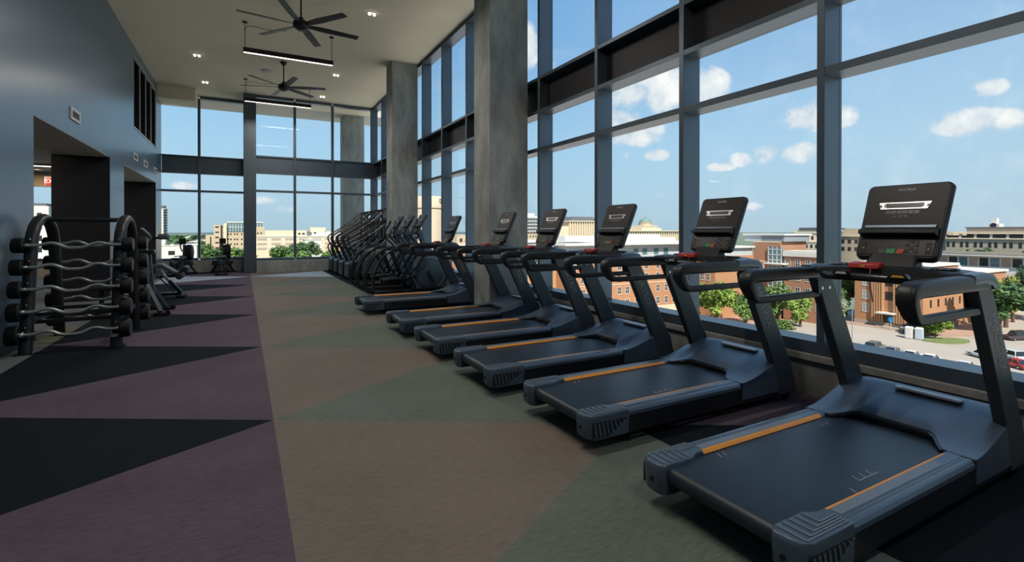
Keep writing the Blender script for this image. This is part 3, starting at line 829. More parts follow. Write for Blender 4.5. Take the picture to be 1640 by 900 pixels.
# ------------------------------------------------------------------ curl bar rack and its bars
rk = thing('barbell_rack', 'black arched two-sided rack holding fixed curl bars beside the left wall', 'rack', (-1.835, 8.45, 0))
YN, YF = -.62, .62
def leg_y(z, s_): return s_ * (.62 - .22 * min(1, z / 1.35))
for sx in (-1, 1):
    x = sx * .425
    pth = [(x, leg_y(0, -1), 0), (x, leg_y(.6, -1), .6), (x, leg_y(1.25, -1), 1.25)]
    for a in range(1, 8):
        q = R(180 - a * 22.5); pth.append((x, .415 * math.cos(q), 1.25 + .37 * math.sin(q)))
    pth += [(x, leg_y(1.25, 1), 1.25), (x, leg_y(.6, 1), .6), (x, leg_y(0, 1), 0)]
    ar = mk('arch_frame', MB().sweep(pth, (.125, .105), side=(1, 0, 0), n=12, e=.8), M['rackblk'], rk, ang=60)
    for s_ in (-1, 1):
        mk('foot_plate', MB().box(x - .09, x + .09, s_ * .62 - .07, s_ * .62 + .07, 0, .012), M['rackblk'], rk)
        if sx > 0 and s_ < 0: mk('label_plate', MB().sweep([(x, leg_y(.12, -1), .12), (x, leg_y(.21, -1), .21)], (.131, .111), side=(1, 0, 0), n=12, e=.8), M['vent'], ar)
mk('top_bar', MB().tube([(-.40, 0, 1.60), (.40, 0, 1.60)], .030, 12), M['rackblk'], rk)
for yy, zz in ((-.30, .42), (.30, .42), (-.30, .33), (.30, .33)): mk('cross_bar', MB().bar((-.42, yy, zz), (.42, yy, zz), .06, .045), M['rackblk'], rk)
for sx in (-1, 1): mk('side_brace', MB().bar((sx * .425, -.52, .36), (sx * .425, .52, .36), .05, .06), M['up'], rk)
ROWZ = [1.275, 1.015, .755, .495, .235]
for sx in (-1, 1):
    for s_ in (-1, 1):
        for z in ROWZ:
            y0 = leg_y(z, s_)
            h = MB(); h.sweep(smooth_path([(sx * .425, y0, z - .07), (sx * .425, y0 + s_ * .10, z - .055), (sx * .425, y0 + s_ * .125, z - .01)], 1), (.05, .016), side=(1, 0, 0), n=8)
            hk = mk('hook', h, M['rackblk'], rk)
            mk('bolt', MB().ball((sx * .425 + sx * .0, y0 - s_ * -.046, z + .075), .011, 8, 5), M['chrome'], hk)
def make_bar(label):
    t = thing('curl_barbell', label, 'barbell', (0, 0, 0), 0, 'fixed curl bars on the rack')
    pts = [(-.50, 0, 0), (-.33, 0, 0), (-.26, 0, .028), (-.19, 0, .028), (-.09, 0, -.030), (0, 0, -.032), (.09, 0, -.030), (.19, 0, .028), (.26, 0, .028), (.33, 0, 0), (.50, 0, 0)]
    mk('bar', MB().tube(smooth_path(pts, 2), .020, 10), M['steel'], t)
    for s_ in (-1, 1):
        hd = MB(); hd.lathe([(.03, .462), (.096, .464), (.105, .475), (.105, .560), (.096, .573), (.03, .575)] if s_ > 0 else [(.03, -.462), (.096, -.464), (.105, -.475), (.105, -.560), (.096, -.573), (.03, -.575)], (0, 0, 0), 'x', 24)
        w_ = mk('weight_head', hd, M['rubber'], t)
        mk('face_disc', MB().lathe([(.085, s_ * .5745), (.085, s_ * .5765), (.02, s_ * .578)], (0, 0, 0), 'x', 24), M['up'], w_)
        mk('collar', MB().lathe([(.026, s_ * .43), (.030, s_ * .435), (.030, s_ * .463)], (0, 0, 0), 'x', 14), M['chrome'], w_)
    return t
ordn = ['top', 'second highest', 'middle', 'second lowest', 'lowest']
bar0 = None
for s_, side in ((-1, 'near'), (1, 'far')):
    for k, z in enumerate(ROWZ):
        lb = 'fixed curl bar with black heads on the %s row, %s side of the rack' % (ordn[k], side)
        if bar0 is None: bar0 = make_bar(lb); o = bar0
        else: o = copy_tree(bar0)
        o['label'] = lb
        y0 = 8.45 + leg_y(z, s_) + s_ * .105
        o.location = (-1.825, y0, z + .002 if k else z + .002)
        sc = 1 + .035 * k
        for ch in o.children:
            if ch.name.startswith('weight_head'): ch.scale = (1, .86 + .06 * k, .86 + .06 * k)
        if s_ > 0: o.rotation_euler.z = R(180)

# ------------------------------------------------------------------ benches by the left wall
b1 = thing('incline_bench', 'black adjustable bench with raised arm rest, just behind the curl bar rack', 'bench', (-1.75, 10.7, 0))
mk('base_beam', MB().bar((-.45, 0, .09), (.42, 0, .09), .07, .08), M['tubeblk'], b1, bevel=.006)
mk('front_strut', MB().bar((.22, -.10, .62), (.50, -.42, .07), .075, .055), M['up'], b1, bevel=.006)
mk('rear_strut', MB().bar((.22, .10, .62), (.50, .30, .07), .075, .055), M['up'], b1, bevel=.006)
mk('post', MB().bar((.36, 0, .10), (.28, 0, 1.08), .06, .085, up=(0, 1, 0)), M['up'], b1, bevel=.006)
mk('inner_post', MB().bar((.30, -.06, .70), (.25, -.06, 1.16), .03, .04, up=(0, 1, 0)), M['chrome'], b1)
mk('yoke', MB().box(.14, .38, -.16, .16, 1.05, 1.12), M['tubeblk'], b1, bevel=.01)
mk('curved_handle', MB().tube(smooth_path([(.25, 0, 1.10), (.24, 0, 1.25), (.33, -.02, 1.33), (.27, -.10, 1.42), (.20, -.16, 1.50)], 2), .020, 10), M['steel'], b1)
mk('head_pad', MB().box(.42, .58, -.10, .10, 1.30, 1.40), M['vinyl'], b1, bevel=.03, seg=3)
mk('pad_arm', MB().bar((.28, 0, 1.30), (.46, 0, 1.34), .04, .04), M['tubeblk'], b1)
mk('seat_pad', MB().box(-.62, -.12, -.15, .15, .44, .52), M['vinylb'], b1, bevel=.03, seg=3)
mk('seat_support', MB().bar((-.38, 0, .09), (-.36, 0, .46), .06, .06), M['tubeblk'], b1)
for yy in (-.42, .30):
    mk('foot', MB().box(.40, .58, yy - .05, yy + .05, 0, .06), M['rubber'], b1, bevel=.015)
    mk('wheel', MB().lathe([(.02, -.02), (.045, -.018), (.045, .018), (.02, .02)], (.60, yy, .045), 'y', 16), M['rubber'], b1)
mk('rear_foot', MB().box(-.50, -.42, -.25, .25, 0, .06), M['rubber'], b1, bevel=.01)

b2 = thing('decline_bench', 'grey padded decline bench with silver frame and orange knob', 'bench', (-1.62, 13.0, 0))
pad = [(-.52, .46), (-.10, .72), (.0, .755), (.10, .74), (.36, .55), (.32, .50), (.08, .66), (.0, .67), (-.08, .645), (-.49, .39)]
mk('cushion', MB().prism(pad, 'y', -.17, .17), M['vinyl'], b2, bevel=.02, seg=3)
mk('seat_rail', MB().bar((-.50, 0, .38), (.34, 0, .50), .06, .05), M['tubeblk'], b2)
mk('frame_beam', MB().bar((-.42, 0, .18), (.05, 0, .55), .075, .10), M['silver'], b2, bevel=.01)
mk('front_leg', MB().bar((.02, -.02, .60), (.42, -.05, .10), .09, .06), M['silver'], b2, bevel=.01)
mk('leg_sleeve', MB().bar((.20, -.033, .375), (.42, -.05, .10), .10, .07), M['tubeblk'], b2, bevel=.01)
mk('gas_strut', MB().tube([(-.02, -.09, .50), (.30, -.09, .14)], .015, 8), M['tubeblk'], b2)
mk('floor_beam', MB().bar((-.45, 0, .08), (.42, 0, .08), .08, .07), M['tubeblk'], b2, bevel=.008)
mk('adjust_knob', MB().lathe([(.018, -.19), (.03, -.2), (.03, -.24), (.018, -.25)], (-.40, 0, .40), 'y', 14), M['orange'], b2)
mk('front_foot', MB().box(.34, .50, -.26, .26, 0, .07), M['rubber'], b2, bevel=.02)
mk('rear_foot', MB().box(-.50, -.40, -.26, .26, 0, .07), M['rubber'], b2, bevel=.02)
for i, (x, z) in enumerate(((.40, .47), (.50, .62))):
    rl = mk('foam_roller', MB().lathe([(.02, -.29), (.06, -.285), (.065, -.26), (.065, -.06), (.06, -.04), (.02, -.035), (.02, .035), (.06, .04), (.065, .06), (.065, .26), (.06, .285), (.02, .29)], (x, 0, z), 'y', 18), M['vinylb'], b2)
    mk('roller_arm', MB().bar((.30, 0, .47), (x, 0, z), .04, .04), M['tubeblk'], b2)

# ------------------------------------------------------------------ rowing machines by the far window
def make_rower(label):
    t = thing('rowing_machine', label, 'rowing machine', (0, 0, 0), 0, 'rowing machines by the far windows')
    mk('rail', MB().bar((0, -1.05, .44), (0, .35, .50), .06, .10), M['up'], t, bevel=.008)
    mk('rear_foot_bar', MB().bar((-.19, -1.0, .025), (.19, -1.0, .025), .05, .05), M['rubber'], t, bevel=.01)
    for s_ in (-1, 1):
        mk('rear_leg', MB().bar((s_ * .13, -1.0, .04), (s_ * .02, -.97, .42), .035, .035), M['tubeblk'], t)
        mk('front_leg', MB().bar((s_ * .33, .42, .03), (s_ * .10, .30, .42), .05, .05), M['tubeblk'], t)
        mk('foot_board', MB().prism([(-.08, 0), (.08, 0), (.08, .03), (-.08, .03)], 'x', s_ * .10 - .05, s_ * .10 + .05), M['black'], t).matrix_local = Matrix.Translation((s_ * .05, .02, .42)) @ Matrix.Rotation(R(40), 4, 'X')
        mk('side_guard', MB().box(s_ * .21 - .10, s_ * .21 + .10, -.12, .22, .28, .46), M['black'], t, bevel=.03)
    mk('front_foot_bar', MB().bar((-.38, .42, .025), (.38, .42, .025), .06, .05), M['rubber'], t, bevel=.01)
    mk('seat', MB().prism(rrect(-.16, .16, -.13, .13, .07, 4), 'z', .53, .585), M['vinylb'], t, bevel=.018, seg=3).location = (0, -.55, 0)
    mk('seat_carriage', MB().box(-.07, .07, -.64, -.46, .48, .53), M['tubeblk'], t)
    cage = mk('flywheel_housing', MB().lathe([(.04, -.11), (.22, -.105), (.265, -.07), (.27, 0), (.265, .07), (.22, .105), (.04, .11)], (.13, .45, .72), 'x', 32), M['rubber'], t)
    mk('flywheel_cover', MB().lathe([(.12, -.112), (.16, -.116), (.17, -.112), (.16, -.108)], (.13, .45, .72), 'x', 24), M['grey'], cage)
    mk('cover_label', MB().box(.11, .16, .20, .235, .70, .74), M['vent'], cage)
    mk('post', MB().bar((0, .30, .44), (0, .42, .98), .06, .09, up=(0, 1, 0)), M['tubeblk'], t)
    mk('handle_rest', MB().box(-.10, .10, .20, .30, .52, .60), M['silver'], t, bevel=.01)
    mk('pull_handle', MB().tube([(-.24, .17, .60), (0, .16, .62), (.24, .17, .60)], .015, 8), M['vinylb'], t)
    mk('monitor_arm', MB().tube(smooth_path([(-.05, .36, .76), (-.10, .26, .96), (0, .20, 1.05)], 2), .02, 8), M['tubeblk'], t)
    mo = mk('monitor', MB().box(-.10, .10, .17, .21, 1.0, 1.20), M['black'], t, bevel=.012)
    mk('monitor_screen', MB().box(-.075, .075, .166, .17, 1.05, 1.17), M['screen'], mo)
    return t
rw = make_rower('black rowing machine beside the broad window post')
rw.location = (-.64, 19.75, 0)
rw2 = copy_tree(rw); rw2['label'] = 'black rowing machine partly hidden by the grey padded bench'
rw2.location = (-1.82, 19.65, 0); rw2.rotation_euler.z = R(-7)

# ------------------------------------------------------------------ ellipticals past the treadmills
def make_elliptical(label):
    t = thing('elliptical_trainer', label, 'elliptical', (0, 0, 0), 0, 'elliptical trainers between treadmills and stair climbers')
    mk('base_beam', MB().bar((.12, 0, .06), (1.75, 0, .06), .12, .08), M['skirt'], t, bevel=.01)
    for s_ in (-1, 1):
        y = s_ * .36
        pth = smooth_path([(1.15, y * .9, .97), (.62, y, 1.05), (.40, y, 1.03), (.20, y, .86), (.06, y, .60), (.0, y, .36), (.02, y, .16), (.11, y, .05), (.26, y, .035), (.55, y, .035)], 2)
        mk('side_hoop', MB().tube(pth, .027, 10), M['tubeblk'], t)
        mk('hoop_brace', MB().bar((.60, y, 1.02), (.98, y, .08), .045, .07, up=(0, 1, 0)), M['tubeblk'], t, bevel=.006)
        mk('rail_sleeve', MB().sweep([(1.10, y * .9, .97), (.55, y, 1.05)], (.075, .11), side=(0, 1, 0), n=10), M['black'], t)
        mk('pedal_arm', MB().sweep(smooth_path([(.30, s_ * .15, .30), (.85, s_ * .15, .36), (1.30, s_ * .15, .50)], 1), (.05, .06), n=8), M['tubeblk'], t)
        pd = MB(); pd.prism([(.28, .33), (.66, .36), (.66, .40), (.60, .41), (.28, .375)], 'y', s_ * .15 - .075, s_ * .15 + .075)
        mk('pedal', pd, M['black'], t, bevel=.012)
        mk('link_arm', MB().bar((.80, s_ * .24, .38), (1.18, s_ * .27, .88), .035, .07, up=(0, 1, 0)), M['tubeblk'], t)
        cr_ = MB(); cr_.sweep([(1.30, s_ * .235, .52), (1.42, s_ * .235, .30)], (.04, .09), n=8)
        mk('crank', cr_, M['black'], t)
        hp = smooth_path([(1.20, s_ * .27, .85), (1.12, s_ * .28, 1.08), (.98, s_ * .29, 1.20), (.88, s_ * .29, 1.30), (.90, s_ * .27, 1.46), (1.0, s_ * .25, 1.62), (1.04, s_ * .24, 1.72)], 2)
        mk('moving_handle', MB().tube(hp, [.024] * len(hp), 8), M['tubeblk'], t)
        mk('fixed_handle', MB().tube(smooth_path([(1.16, s_ * .08, 1.30), (.96, s_ * .19, 1.26), (.84, s_ * .19, 1.38)], 2), .018, 8), M['tubeblk'], t)
        sh = mk('drive_shroud', MB().lathe([(.05, s_ * .19), (.30, s_ * .185), (.355, s_ * .16), (.36, s_ * .12)], (1.36, 0, .48), 'y', 36), M['discblue'], t)
        mk('shroud_rim', MB().tube([(1.36 + .362 * math.cos(R(a)), s_ * .15, .48 + .362 * math.sin(R(a))) for a in range(-60, 150, 10)], .014, 8), M['silver'], sh)
    body = [(1.02, .10), (1.74, .10), (1.80, .30), (1.74, .62), (1.62, .88), (1.46, 1.02), (1.20, .98), (1.06, .74), (1.0, .44)]
    mk('front_housing', MB().prism(body, 'y', -.125, .125), M['shell'], t, bevel=.03, seg=3)
    mk('mast', MB().sweep(smooth_path([(1.38, 0, .95), (1.34, 0, 1.25), (1.36, 0, 1.48)], 1), [(.14, .10)] * 6, n=10), M['shell'], t) if False else mk('mast', MB().bar((1.36, 0, .92), (1.12, 0, 1.50), .13, .12, up=(1, 0, 0)), M['shell'], t, bevel=.02)
    mk('front_foot', MB().bar((1.72, -.30, .035), (1.72, .30, .035), .08, .07), M['rubber'], t, bevel=.01)
    mk('rear_foot', MB().bar((.22, -.37, .035), (.22, .37, .035), .05, .05), M['tubeblk'], t, bevel=.01)
    b = Vector((.24, 0, .43)).normalized(); a = Vector((0, -1, 0)); c = a.cross(b)
    Tm = Matrix((a, b, c)).transposed().to_4x4(); Tm.translation = Vector((1.0, 0, 1.40))
    console_parts(t, Tm, rich=False)
    return t
EL = [(2.45, 11.15, 'black elliptical trainer nearest the treadmills, with blue-grey drive shroud'), (2.45, 12.08, 'black elliptical trainer, middle one of three'),
      (2.45, 13.01, 'black elliptical trainer nearest the stair climbers')]
e0 = make_elliptical(EL[0][2])
for i, (x, y, lb) in enumerate(EL):
    o = e0 if i == 0 else copy_tree(e0)
    o.location = (x, y, 0); o['label'] = lb

# ------------------------------------------------------------------ stair climbers at the far end
def make_climber(label):
    t = thing('stair_climber', label, 'stair climber', (0, 0, 0), 0, 'stair climbers at the far window')
    mk('rear_housing', MB().prism([(.05, .05), (.55, .05), (.55, .58), (.42, .60), (.10, .52), (.05, .46)], 'y', -.36, .36), M['black'], t, bevel=.03, seg=3)
    sd = [(.45, .05), (1.55, .05), (1.55, 1.25), (1.40, 1.35), (1.15, 1.20), (.45, .50)]
    for s_ in (-1, 1):
        mk('side_panel', MB().prism(sd, 'y', s_ * .30, s_ * .38), M['discblue'] if s_ < 0 else M['black'], t, bevel=.015)
        for z0, z1, r_ in ((1.30, 2.12, .024), (.98, 1.72, .024)):
            pth = smooth_path([(.28, s_ * .37, z0 - .62), (.06, s_ * .37, z0 - .22), (.02, s_ * .37, z0 - .05), (.14, s_ * .37, z0 + .05), (.80, s_ * .36, z0 + (z1 - z0) * .55), (1.18, s_ * .35, z1), (1.40, s_ * .33, z1 + .04)], 2)
            mk('hand_rail', MB().tube(pth, r_, 8), M['tubeblk'], t)
        mk('rail_post', MB().bar((1.20, s_ * .36, 1.1), (1.22, s_ * .35, 2.10), .035, .05), M['tubeblk'], t)
        mk('foot_wheel', MB().lathe([(.02, -.025), (.05, -.02), (.05, .02), (.02, .025)], (.02 + .05, s_ * .28, .05), 'y', 14), M['rubber'], t)
    for i in range(4):
        mk('step', MB().box(.40 + .21 * i, .64 + .21 * i, -.295, .295, .50 + .18 * i, .55 + .18 * i), M['rubber'], t, bevel=.008)
        mk('riser', MB().box(.60 + .21 * i, .63 + .21 * i, -.29, .29, .55 + .18 * i, .68 + .18 * i), M['skirt'], t)
    mk('front_housing', MB().prism([(1.40, .05), (1.62, .05), (1.62, 1.50), (1.45, 1.58), (1.38, 1.2)], 'y', -.30, .30), M['black'], t, bevel=.02)
    mk('mast', MB().bar((1.50, 0, 1.45), (1.42, 0, 1.85), .16, .10, up=(1, 0, 0)), M['shell'], t, bevel=.02)
    b = Vector((.22, 0, .43)).normalized(); a = Vector((0, -1, 0)); c = a.cross(b)
    Tm = Matrix((a, b, c)).transposed().to_4x4(); Tm.translation = Vector((1.34, 0, 1.62))
    console_parts(t, Tm, rich=False)
    return t
SC = [(2.66, 18.55, 'black stair climber with long sloping rails, nearest the far window'), (2.66, 17.50, 'black stair climber with long sloping rails, second from the far window'),
      (2.66, 16.45, 'black stair climber with long sloping rails, third from the far window'), (2.66, 15.40, 'black stair climber with long sloping rails, just behind the ellipticals')]
c0 = make_climber(SC[0][2])
for i, (x, y, lb) in enumerate(SC):
    o = c0 if i == 0 else copy_tree(c0)
    o.location = (x, y, 0); o['label'] = lb
# ------------------------------------------------------------------ outside: ground, buildings, trees, cars
GZ = -20.5
M['asph'] = mat('pale_concrete_paving', (.40, .345, .285), .9, var=.16, scale=.12, bump=.1, bscale=3)
M['land'] = mat('far_ground', (.13, .17, .11), .95, var=.45, scale=.02)
M['road'] = mat('road_grey', (.36, .34, .33), .9, var=.1, scale=.1)
M['plaza'] = mat('pink_paving', (.40, .26, .19), .9, var=.2, scale=.5)
M['lawn'] = mat('dry_lawn', (.16, .19, .06), .95, var=.4, scale=.8)
M['hill'] = mat('hills_painted_haze', (.075, .115, .14), 1, var=.25, scale=.004)  # blue of the distance haze painted into the hill colour
M['brick'] = mat('orange_brick', (.43, .215, .110), .9, var=.22, scale=1.5, stretch=(1, 1, 6), bump=.2, bscale=6)
M['brick2'] = mat('red_brick', (.37, .185, .110), .9, var=.22, scale=1.5, stretch=(1, 1, 6), bump=.2, bscale=6)
M['brick3'] = mat('tan_brick', (.46, .245, .120), .9, var=.18, scale=1.5, stretch=(1, 1, 6), bump=.2, bscale=6)
M['cream'] = mat('cream_stucco', (.66, .54, .39), .9, var=.08, scale=.3)
M['tan'] = mat('tan_stone', (.50, .40, .28), .9, var=.1, scale=.3)
M['taupe'] = mat('taupe_concrete', (.38, .32, .26), .9, var=.1, scale=.3)
M['bwhite'] = mat('white_wall', (.64, .61, .56), .85, var=.05, scale=.3)
M['metal_l'] = mat('pale_metal_cladding', (.42, .45, .47), .55, var=.1, scale=.6)
M['metal_d'] = mat('grey_metal_band', (.23, .25, .27), .55, var=.1, scale=.6)
M['roofw'] = mat('white_roof_membrane', (.62, .58, .53), .9, var=.12, scale=.2)
M['copper'] = mat('green_copper', (.16, .25, .21), .7, var=.25, scale=.8)
M['darkroof'] = mat('dark_roof', (.10, .10, .11), .8, var=.1)
M['wglass'] = mat('building_glass', (.035, .050, .055), .12, var=.4, scale=.4, spec=.8)
M['wglassb'] = mat('blue_glass', (.09, .17, .19), .12, var=.3, scale=.5, spec=.8)
M['wdark'] = mat('dark_window', (.022, .022, .024), .3, var=.3, scale=.6)
M['wfr'] = mat('window_frame_white', (.62, .60, .56), .6, var=.05)
M['blind'] = mat('window_blind', (.33, .31, .26), .6, var=.2, scale=.7)
M['bark'] = mat('bark', (.10, .075, .055), .95, var=.3, scale=4)
M['tyre'] = mat('tyre', (.012, .012, .012), .8)
M['carglass'] = mat('car_glass', (.015, .018, .02), .08, spec=.8)

gm = MB(); n = 48
gm.add([(0, 0, GZ - .3)] + [(9000 * math.cos(2 * math.pi * i / n), 9000 * math.sin(2 * math.pi * i / n), GZ - .3) for i in range(n)], [(0, i + 1, (i + 1) % n + 1) for i in range(n)])
struct('ground', gm, M['land'], smooth=False)
hm = MB(); n = 160; inner = []; top = []; outer = []
for i in range(n):
    a = 2 * math.pi * i / n; r0 = 4200
    h = 12 + 9 * math.sin(a * 5 + 1) + 6 * math.sin(a * 13 + 2) + 5 * math.sin(a * 29)
    inner.append((r0 * math.cos(a), r0 * math.sin(a), GZ - .3)); top.append((5200 * math.cos(a), 5200 * math.sin(a), GZ + h)); outer.append((6500 * math.cos(a), 6500 * math.sin(a), GZ - 2))
hm.rings([inner, top, outer], caps=False)
struct('hills', hm, M['hill'])
struct('parking_lot', MB().box(60, 300, -60, 74, GZ - .3, GZ), M['asph'], smooth=False)
struct('campus_ground', MB().box(40, 118.5, 74, 130, GZ - .3, GZ - .02), M['plaza'], smooth=False)
struct('service_court', MB().box(-10, 60, -60, 130, GZ - .3, GZ - .04), M['road'], smooth=False)
struct('unseen_bounce_roof', MB().box(4.9, 24, -70, 60, -5.9, -5.2), mat('bounce_roof_white', (.76, .73, .68), .85, var=.05), smooth=False)  # unseen pale roof added to bounce sunlight up to the ceiling
struct('plaza', MB().prism([(126, 51), (126, 70), (129, 70), (129, 51), (180, 51), (180, 48.5), (134, 44.0), (128, 46.0)], 'z', GZ, GZ + .12), M['plaza'], smooth=False)
struct('road', MB().prism([(-38, 330), (-26, 330), (-10, 640), (-44, 640)], 'z', GZ - .25, GZ + .05), M['road'], smooth=False)
tag(mk('lawn_island', MB().prism([(122.4 + 4.4 * math.cos(R(a)) * (1 + .25 * math.cos(R(a))), 44.9 + 2.7 * math.sin(R(a)) - 1.2 * math.cos(R(a))) for a in range(0, 360, 20)], 'z', GZ, GZ + .18), M['lawn']), 'oval of dry green lawn in the pale parking lot', 'lawn')

_wm = {}
def window_mesh(w_, h, style):
    """a window standing 6 cm proud of a wall in the plane x=0 facing -x; y = across, z = up"""
    k = (round(w_, 2), round(h, 2), style)
    if k in _wm: return _wm[k]
    m_ = MB(); b = min(.10, w_ * .08)
    if style in ('white', 'blind'):
        m_.cur = 0
        m_.box(-.10, 0, -w_ / 2, w_ / 2, -.16, 0); m_.box(-.07, 0, -w_ / 2, w_ / 2, h - b, h)
        m_.box(-.07, 0, -w_ / 2, -w_ / 2 + b, 0, h - b); m_.box(-.07, 0, w_ / 2 - b, w_ / 2, 0, h - b)
        m_.box(-.07, 0, -b * .4, b * .4, 0, h - b); m_.box(-.06, 0, -w_ / 2 + b, w_ / 2 - b, h * .5 - b * .4, h * .5 + b * .4)
    m_.cur = 1
    m_.box(-.04, 0, -w_ / 2 + b, w_ / 2 - b, 0, h - b)
    me = m_.mesh('window', False)
    g = {'white': M['wglass'], 'blind': M['blind'], 'dark': M['wdark'], 'blue': M['wglassb'], 'plain': M['wglass']}[style]
    me.materials.append(M['wfr']); me.materials.append(g)
    _wm[k] = me
    return me
def windows(parent, face, at, us, zs, w_, h, style):
    """face '-x': wall plane x=at, us are y positions; face '-y': plane y=at, us are x positions (bottom centre at z)"""
    me = window_mesh(w_, h, style)
    for u in us:
        for z in zs:
            o = bpy.data.objects.new('window', me); col.objects.link(o); o.parent = parent
            if face == '-x': o.location = (at, u, z)
            else: o.location = (u, at, z); o.rotation_euler.z = R(90)
def bld(name, label, group=None): return thing(name, label, 'building', (0, 0, 0), 0, group)
def part(p, nm, m_, *boxes):
    b = MB()
    for bx in boxes: b.box(*bx)
    return mk(nm, b, m_, p, smooth=False)
def frange(a, b, n): return [a + (b - a) * i / (n - 1) for i in range(n)] if n > 1 else [(a + b) / 2]

# orange brick dormitory by the parking lot
B = bld('brick_dormitory', 'orange brick dormitory with fluted pilasters and canopied entrance beyond the parking lot')
part(B, 'wall', M['brick'], (129, 146, 51.0, 64.6, GZ, -6.4))
part(B, 'wing_wall', M['brick'], (146, 174, 51.0, 64, GZ, -8.9))
part(B, 'wing_roof', M['roofw'], (146, 174.4, 50.6, 64.4, -8.9, -8.4))
part(B, 'roof', M['roofw'], (128.7, 146, 50.7, 64.9, -6.4, -5.9))
part(B, 'plinth', M['taupe'], (128.85, 129, 51, 64.6, GZ, GZ + 1.0))
for y in list(frange(58.6, 60.6, 5)) + list(frange(54.2, 56.2, 5)):
    part(B, 'pilaster', M['brick3'], (128.45, 129, y - .16, y + .16, GZ + 1.2, -6.6))
windows(B, '-x', 129, [57.4], [-18.9 + 4.6, -18.9 + 7.75, -18.9 + 10.9], 1.7, 2.0, 'dark')
windows(B, '-x', 129, [62.2, 52.6], [-19.0 + 1.6, -19.0 + 4.6, -19.0 + 7.7, -19.0 + 10.6], 1.5, 1.9, 'blind')
windows(B, '-y', 51.0, frange(132.5, 172.0, 12), [-18.6, -15.4, -12.3], 1.0, 1.75, 'dark')
part(B, 'entrance_door', M['wdark'], (128.9, 129, 56.2, 58.6, GZ + .3, GZ + 3.0))
part(B, 'canopy', M['wfr'], (126.8, 129, 55.8, 59.2, GZ + 3.2, GZ + 3.5))
part(B, 'entrance_step', M['taupe'], (127.2, 129, 55.6, 59.4, GZ, GZ + .3))
part(B, 'roof_unit', M['metal_l'], (152, 155, 55, 58, -8.4, -6.9), (160, 162, 56, 59, -8.4, -7.3))
# brick hall with the glass stair
B = bld('brick_hall', 'brick hall with tall glass stair bay and grey roof band beyond the treadmills')
part(B, 'wall', M['brick2'], (119, 130, 76.8, 84.3, GZ, -1.2))
part(B, 'side_wall', M['brick2'], (119, 124, 66.0, 76.0, GZ, -4.8))
part(B, 'side_roof', M['roofw'], (118.6, 124, 65.6, 76.0, -4.8, -3.9))
part(B, 'parapet', M['roofw'], (118.7, 124, 65.6, 76.0, -3.9, -3.4))
part(B, 'roof_band', M['metal_d'], (119.2, 130, 76.0, 82.2, -1.2, .35), )
part(B, 'roof_band_pale', M['metal_l'], (119.2, 130, 82.2, 87.0, -1.2, .35))
part(B, 'roof_cap', M['bwhite'], (118.8, 130.4, 75.6, 87.4, .35, .75))
part(B, 'stone_band', M['cream'], (118.93, 119, 76.8, 84.3, -6.6, -6.2), (118.93, 119, 76.8, 84.3, -1.5, -1.2))
part(B, 'sign_panel', M['bwhite'], (118.9, 119, 81.2, 83.2, -10.6, -7.4))
g = part(B, 'stair_glass', M['wglassb'], (118.6, 119, 76.2, 79.9, GZ + 2, -2.6))
for z in frange(-18, -3.2, 12): part(B, 'glazing_bar', M['wfr'], (118.5, 118.6, 76.2, 79.9, z - .09, z + .09))
for y in frange(76.3, 79.8, 4): part(B, 'glazing_bar', M['wfr'], (118.5, 118.6, y - .07, y + .07, GZ + 2, -2.6))
part(B, 'sun_shade', M['bwhite'], (116.6, 119, 74.6, 79.9, -6.9, -6.6), (116.6, 119, 74.6, 79.9, -15.3, -15.0))
windows(B, '-x', 119, frange(67.5, 74.8, 4), [-17.6, -14.0, -10.6, -7.2], 1.2, 1.7, 'white')
# long brick residence hall with metal top floor
B = bld('residence_hall', 'long orange brick residence hall with pale metal top floor behind the treadmill row')
part(B, 'wall', M['brick'], (66, 119, 95.0, 112, GZ, -5.2))
part(B, 'west_wall', M['brick3'], (48, 66, 99.0, 112, GZ, -3.6))
part(B, 'top_floor', M['metal_l'], (66.3, 119, 95.4, 112, -5.2, -2.0))
part(B, 'eave', M['bwhite'], (65, 119, 93.6, 112.5, -2.0, -1.55))
part(B, 'base_course', M['cream'], (66, 119, 94.85, 95.0, GZ, -18.0), (66, 119, 94.9, 95.0, -5.5, -5.2), (66, 119, 94.92, 95, -11.9, -11.7))
part(B, 'east_wing', M['brick'], (104, 119, 84.3, 95.0, GZ, -4.9))
part(B, 'east_top_floor', M['metal_l'], (104.4, 119, 84.6, 95.0, -4.9, -2.9))
part(B, 'east_eave', M['bwhite'], (103.2, 119, 83.8, 95.0, -2.9, -2.5))
part(B, 'west_band', M['metal_l'], (48, 66, 98.8, 112, -3.6, -1.2))
part(B, 'west_cap', M['bwhite'], (47.6, 66, 98.4, 112, -1.2, -.8))
part(B, 'penthouse', M['bwhite'], (84, 101, 100, 108, -1.55, .6), (101, 108, 101, 107, -1.55, -.3), (70, 79, 101, 108, -1.2, .2))
windows(B, '-y', 95.0, [68.5, 71, 75.4, 78, 82.2, 84.8, 88, 91.2, 95.2, 98.2, 101], [-17.4, -14.2, -11.0, -8.2], 1.25, 1.75, 'white')
windows(B, '-y', 95.4, [76, 80, 88, 91, 95, 98.5], [-4.6], 1.8, 1.7, 'blue')
windows(B, '-x', 104, [86.4, 88.2, 91.2, 93.2], [-17.4, -14.2, -11.0, -8.0], 1.2, 1.7, 'white')
windows(B, '-x', 104.4, [86.6, 89, 92.6], [-4.6], 1.5, 1.5, 'blue')
windows(B, '-y', 99.0, frange(51, 64, 5), [-16, -12.5, -9, -6], 1.3, 1.8, 'white')
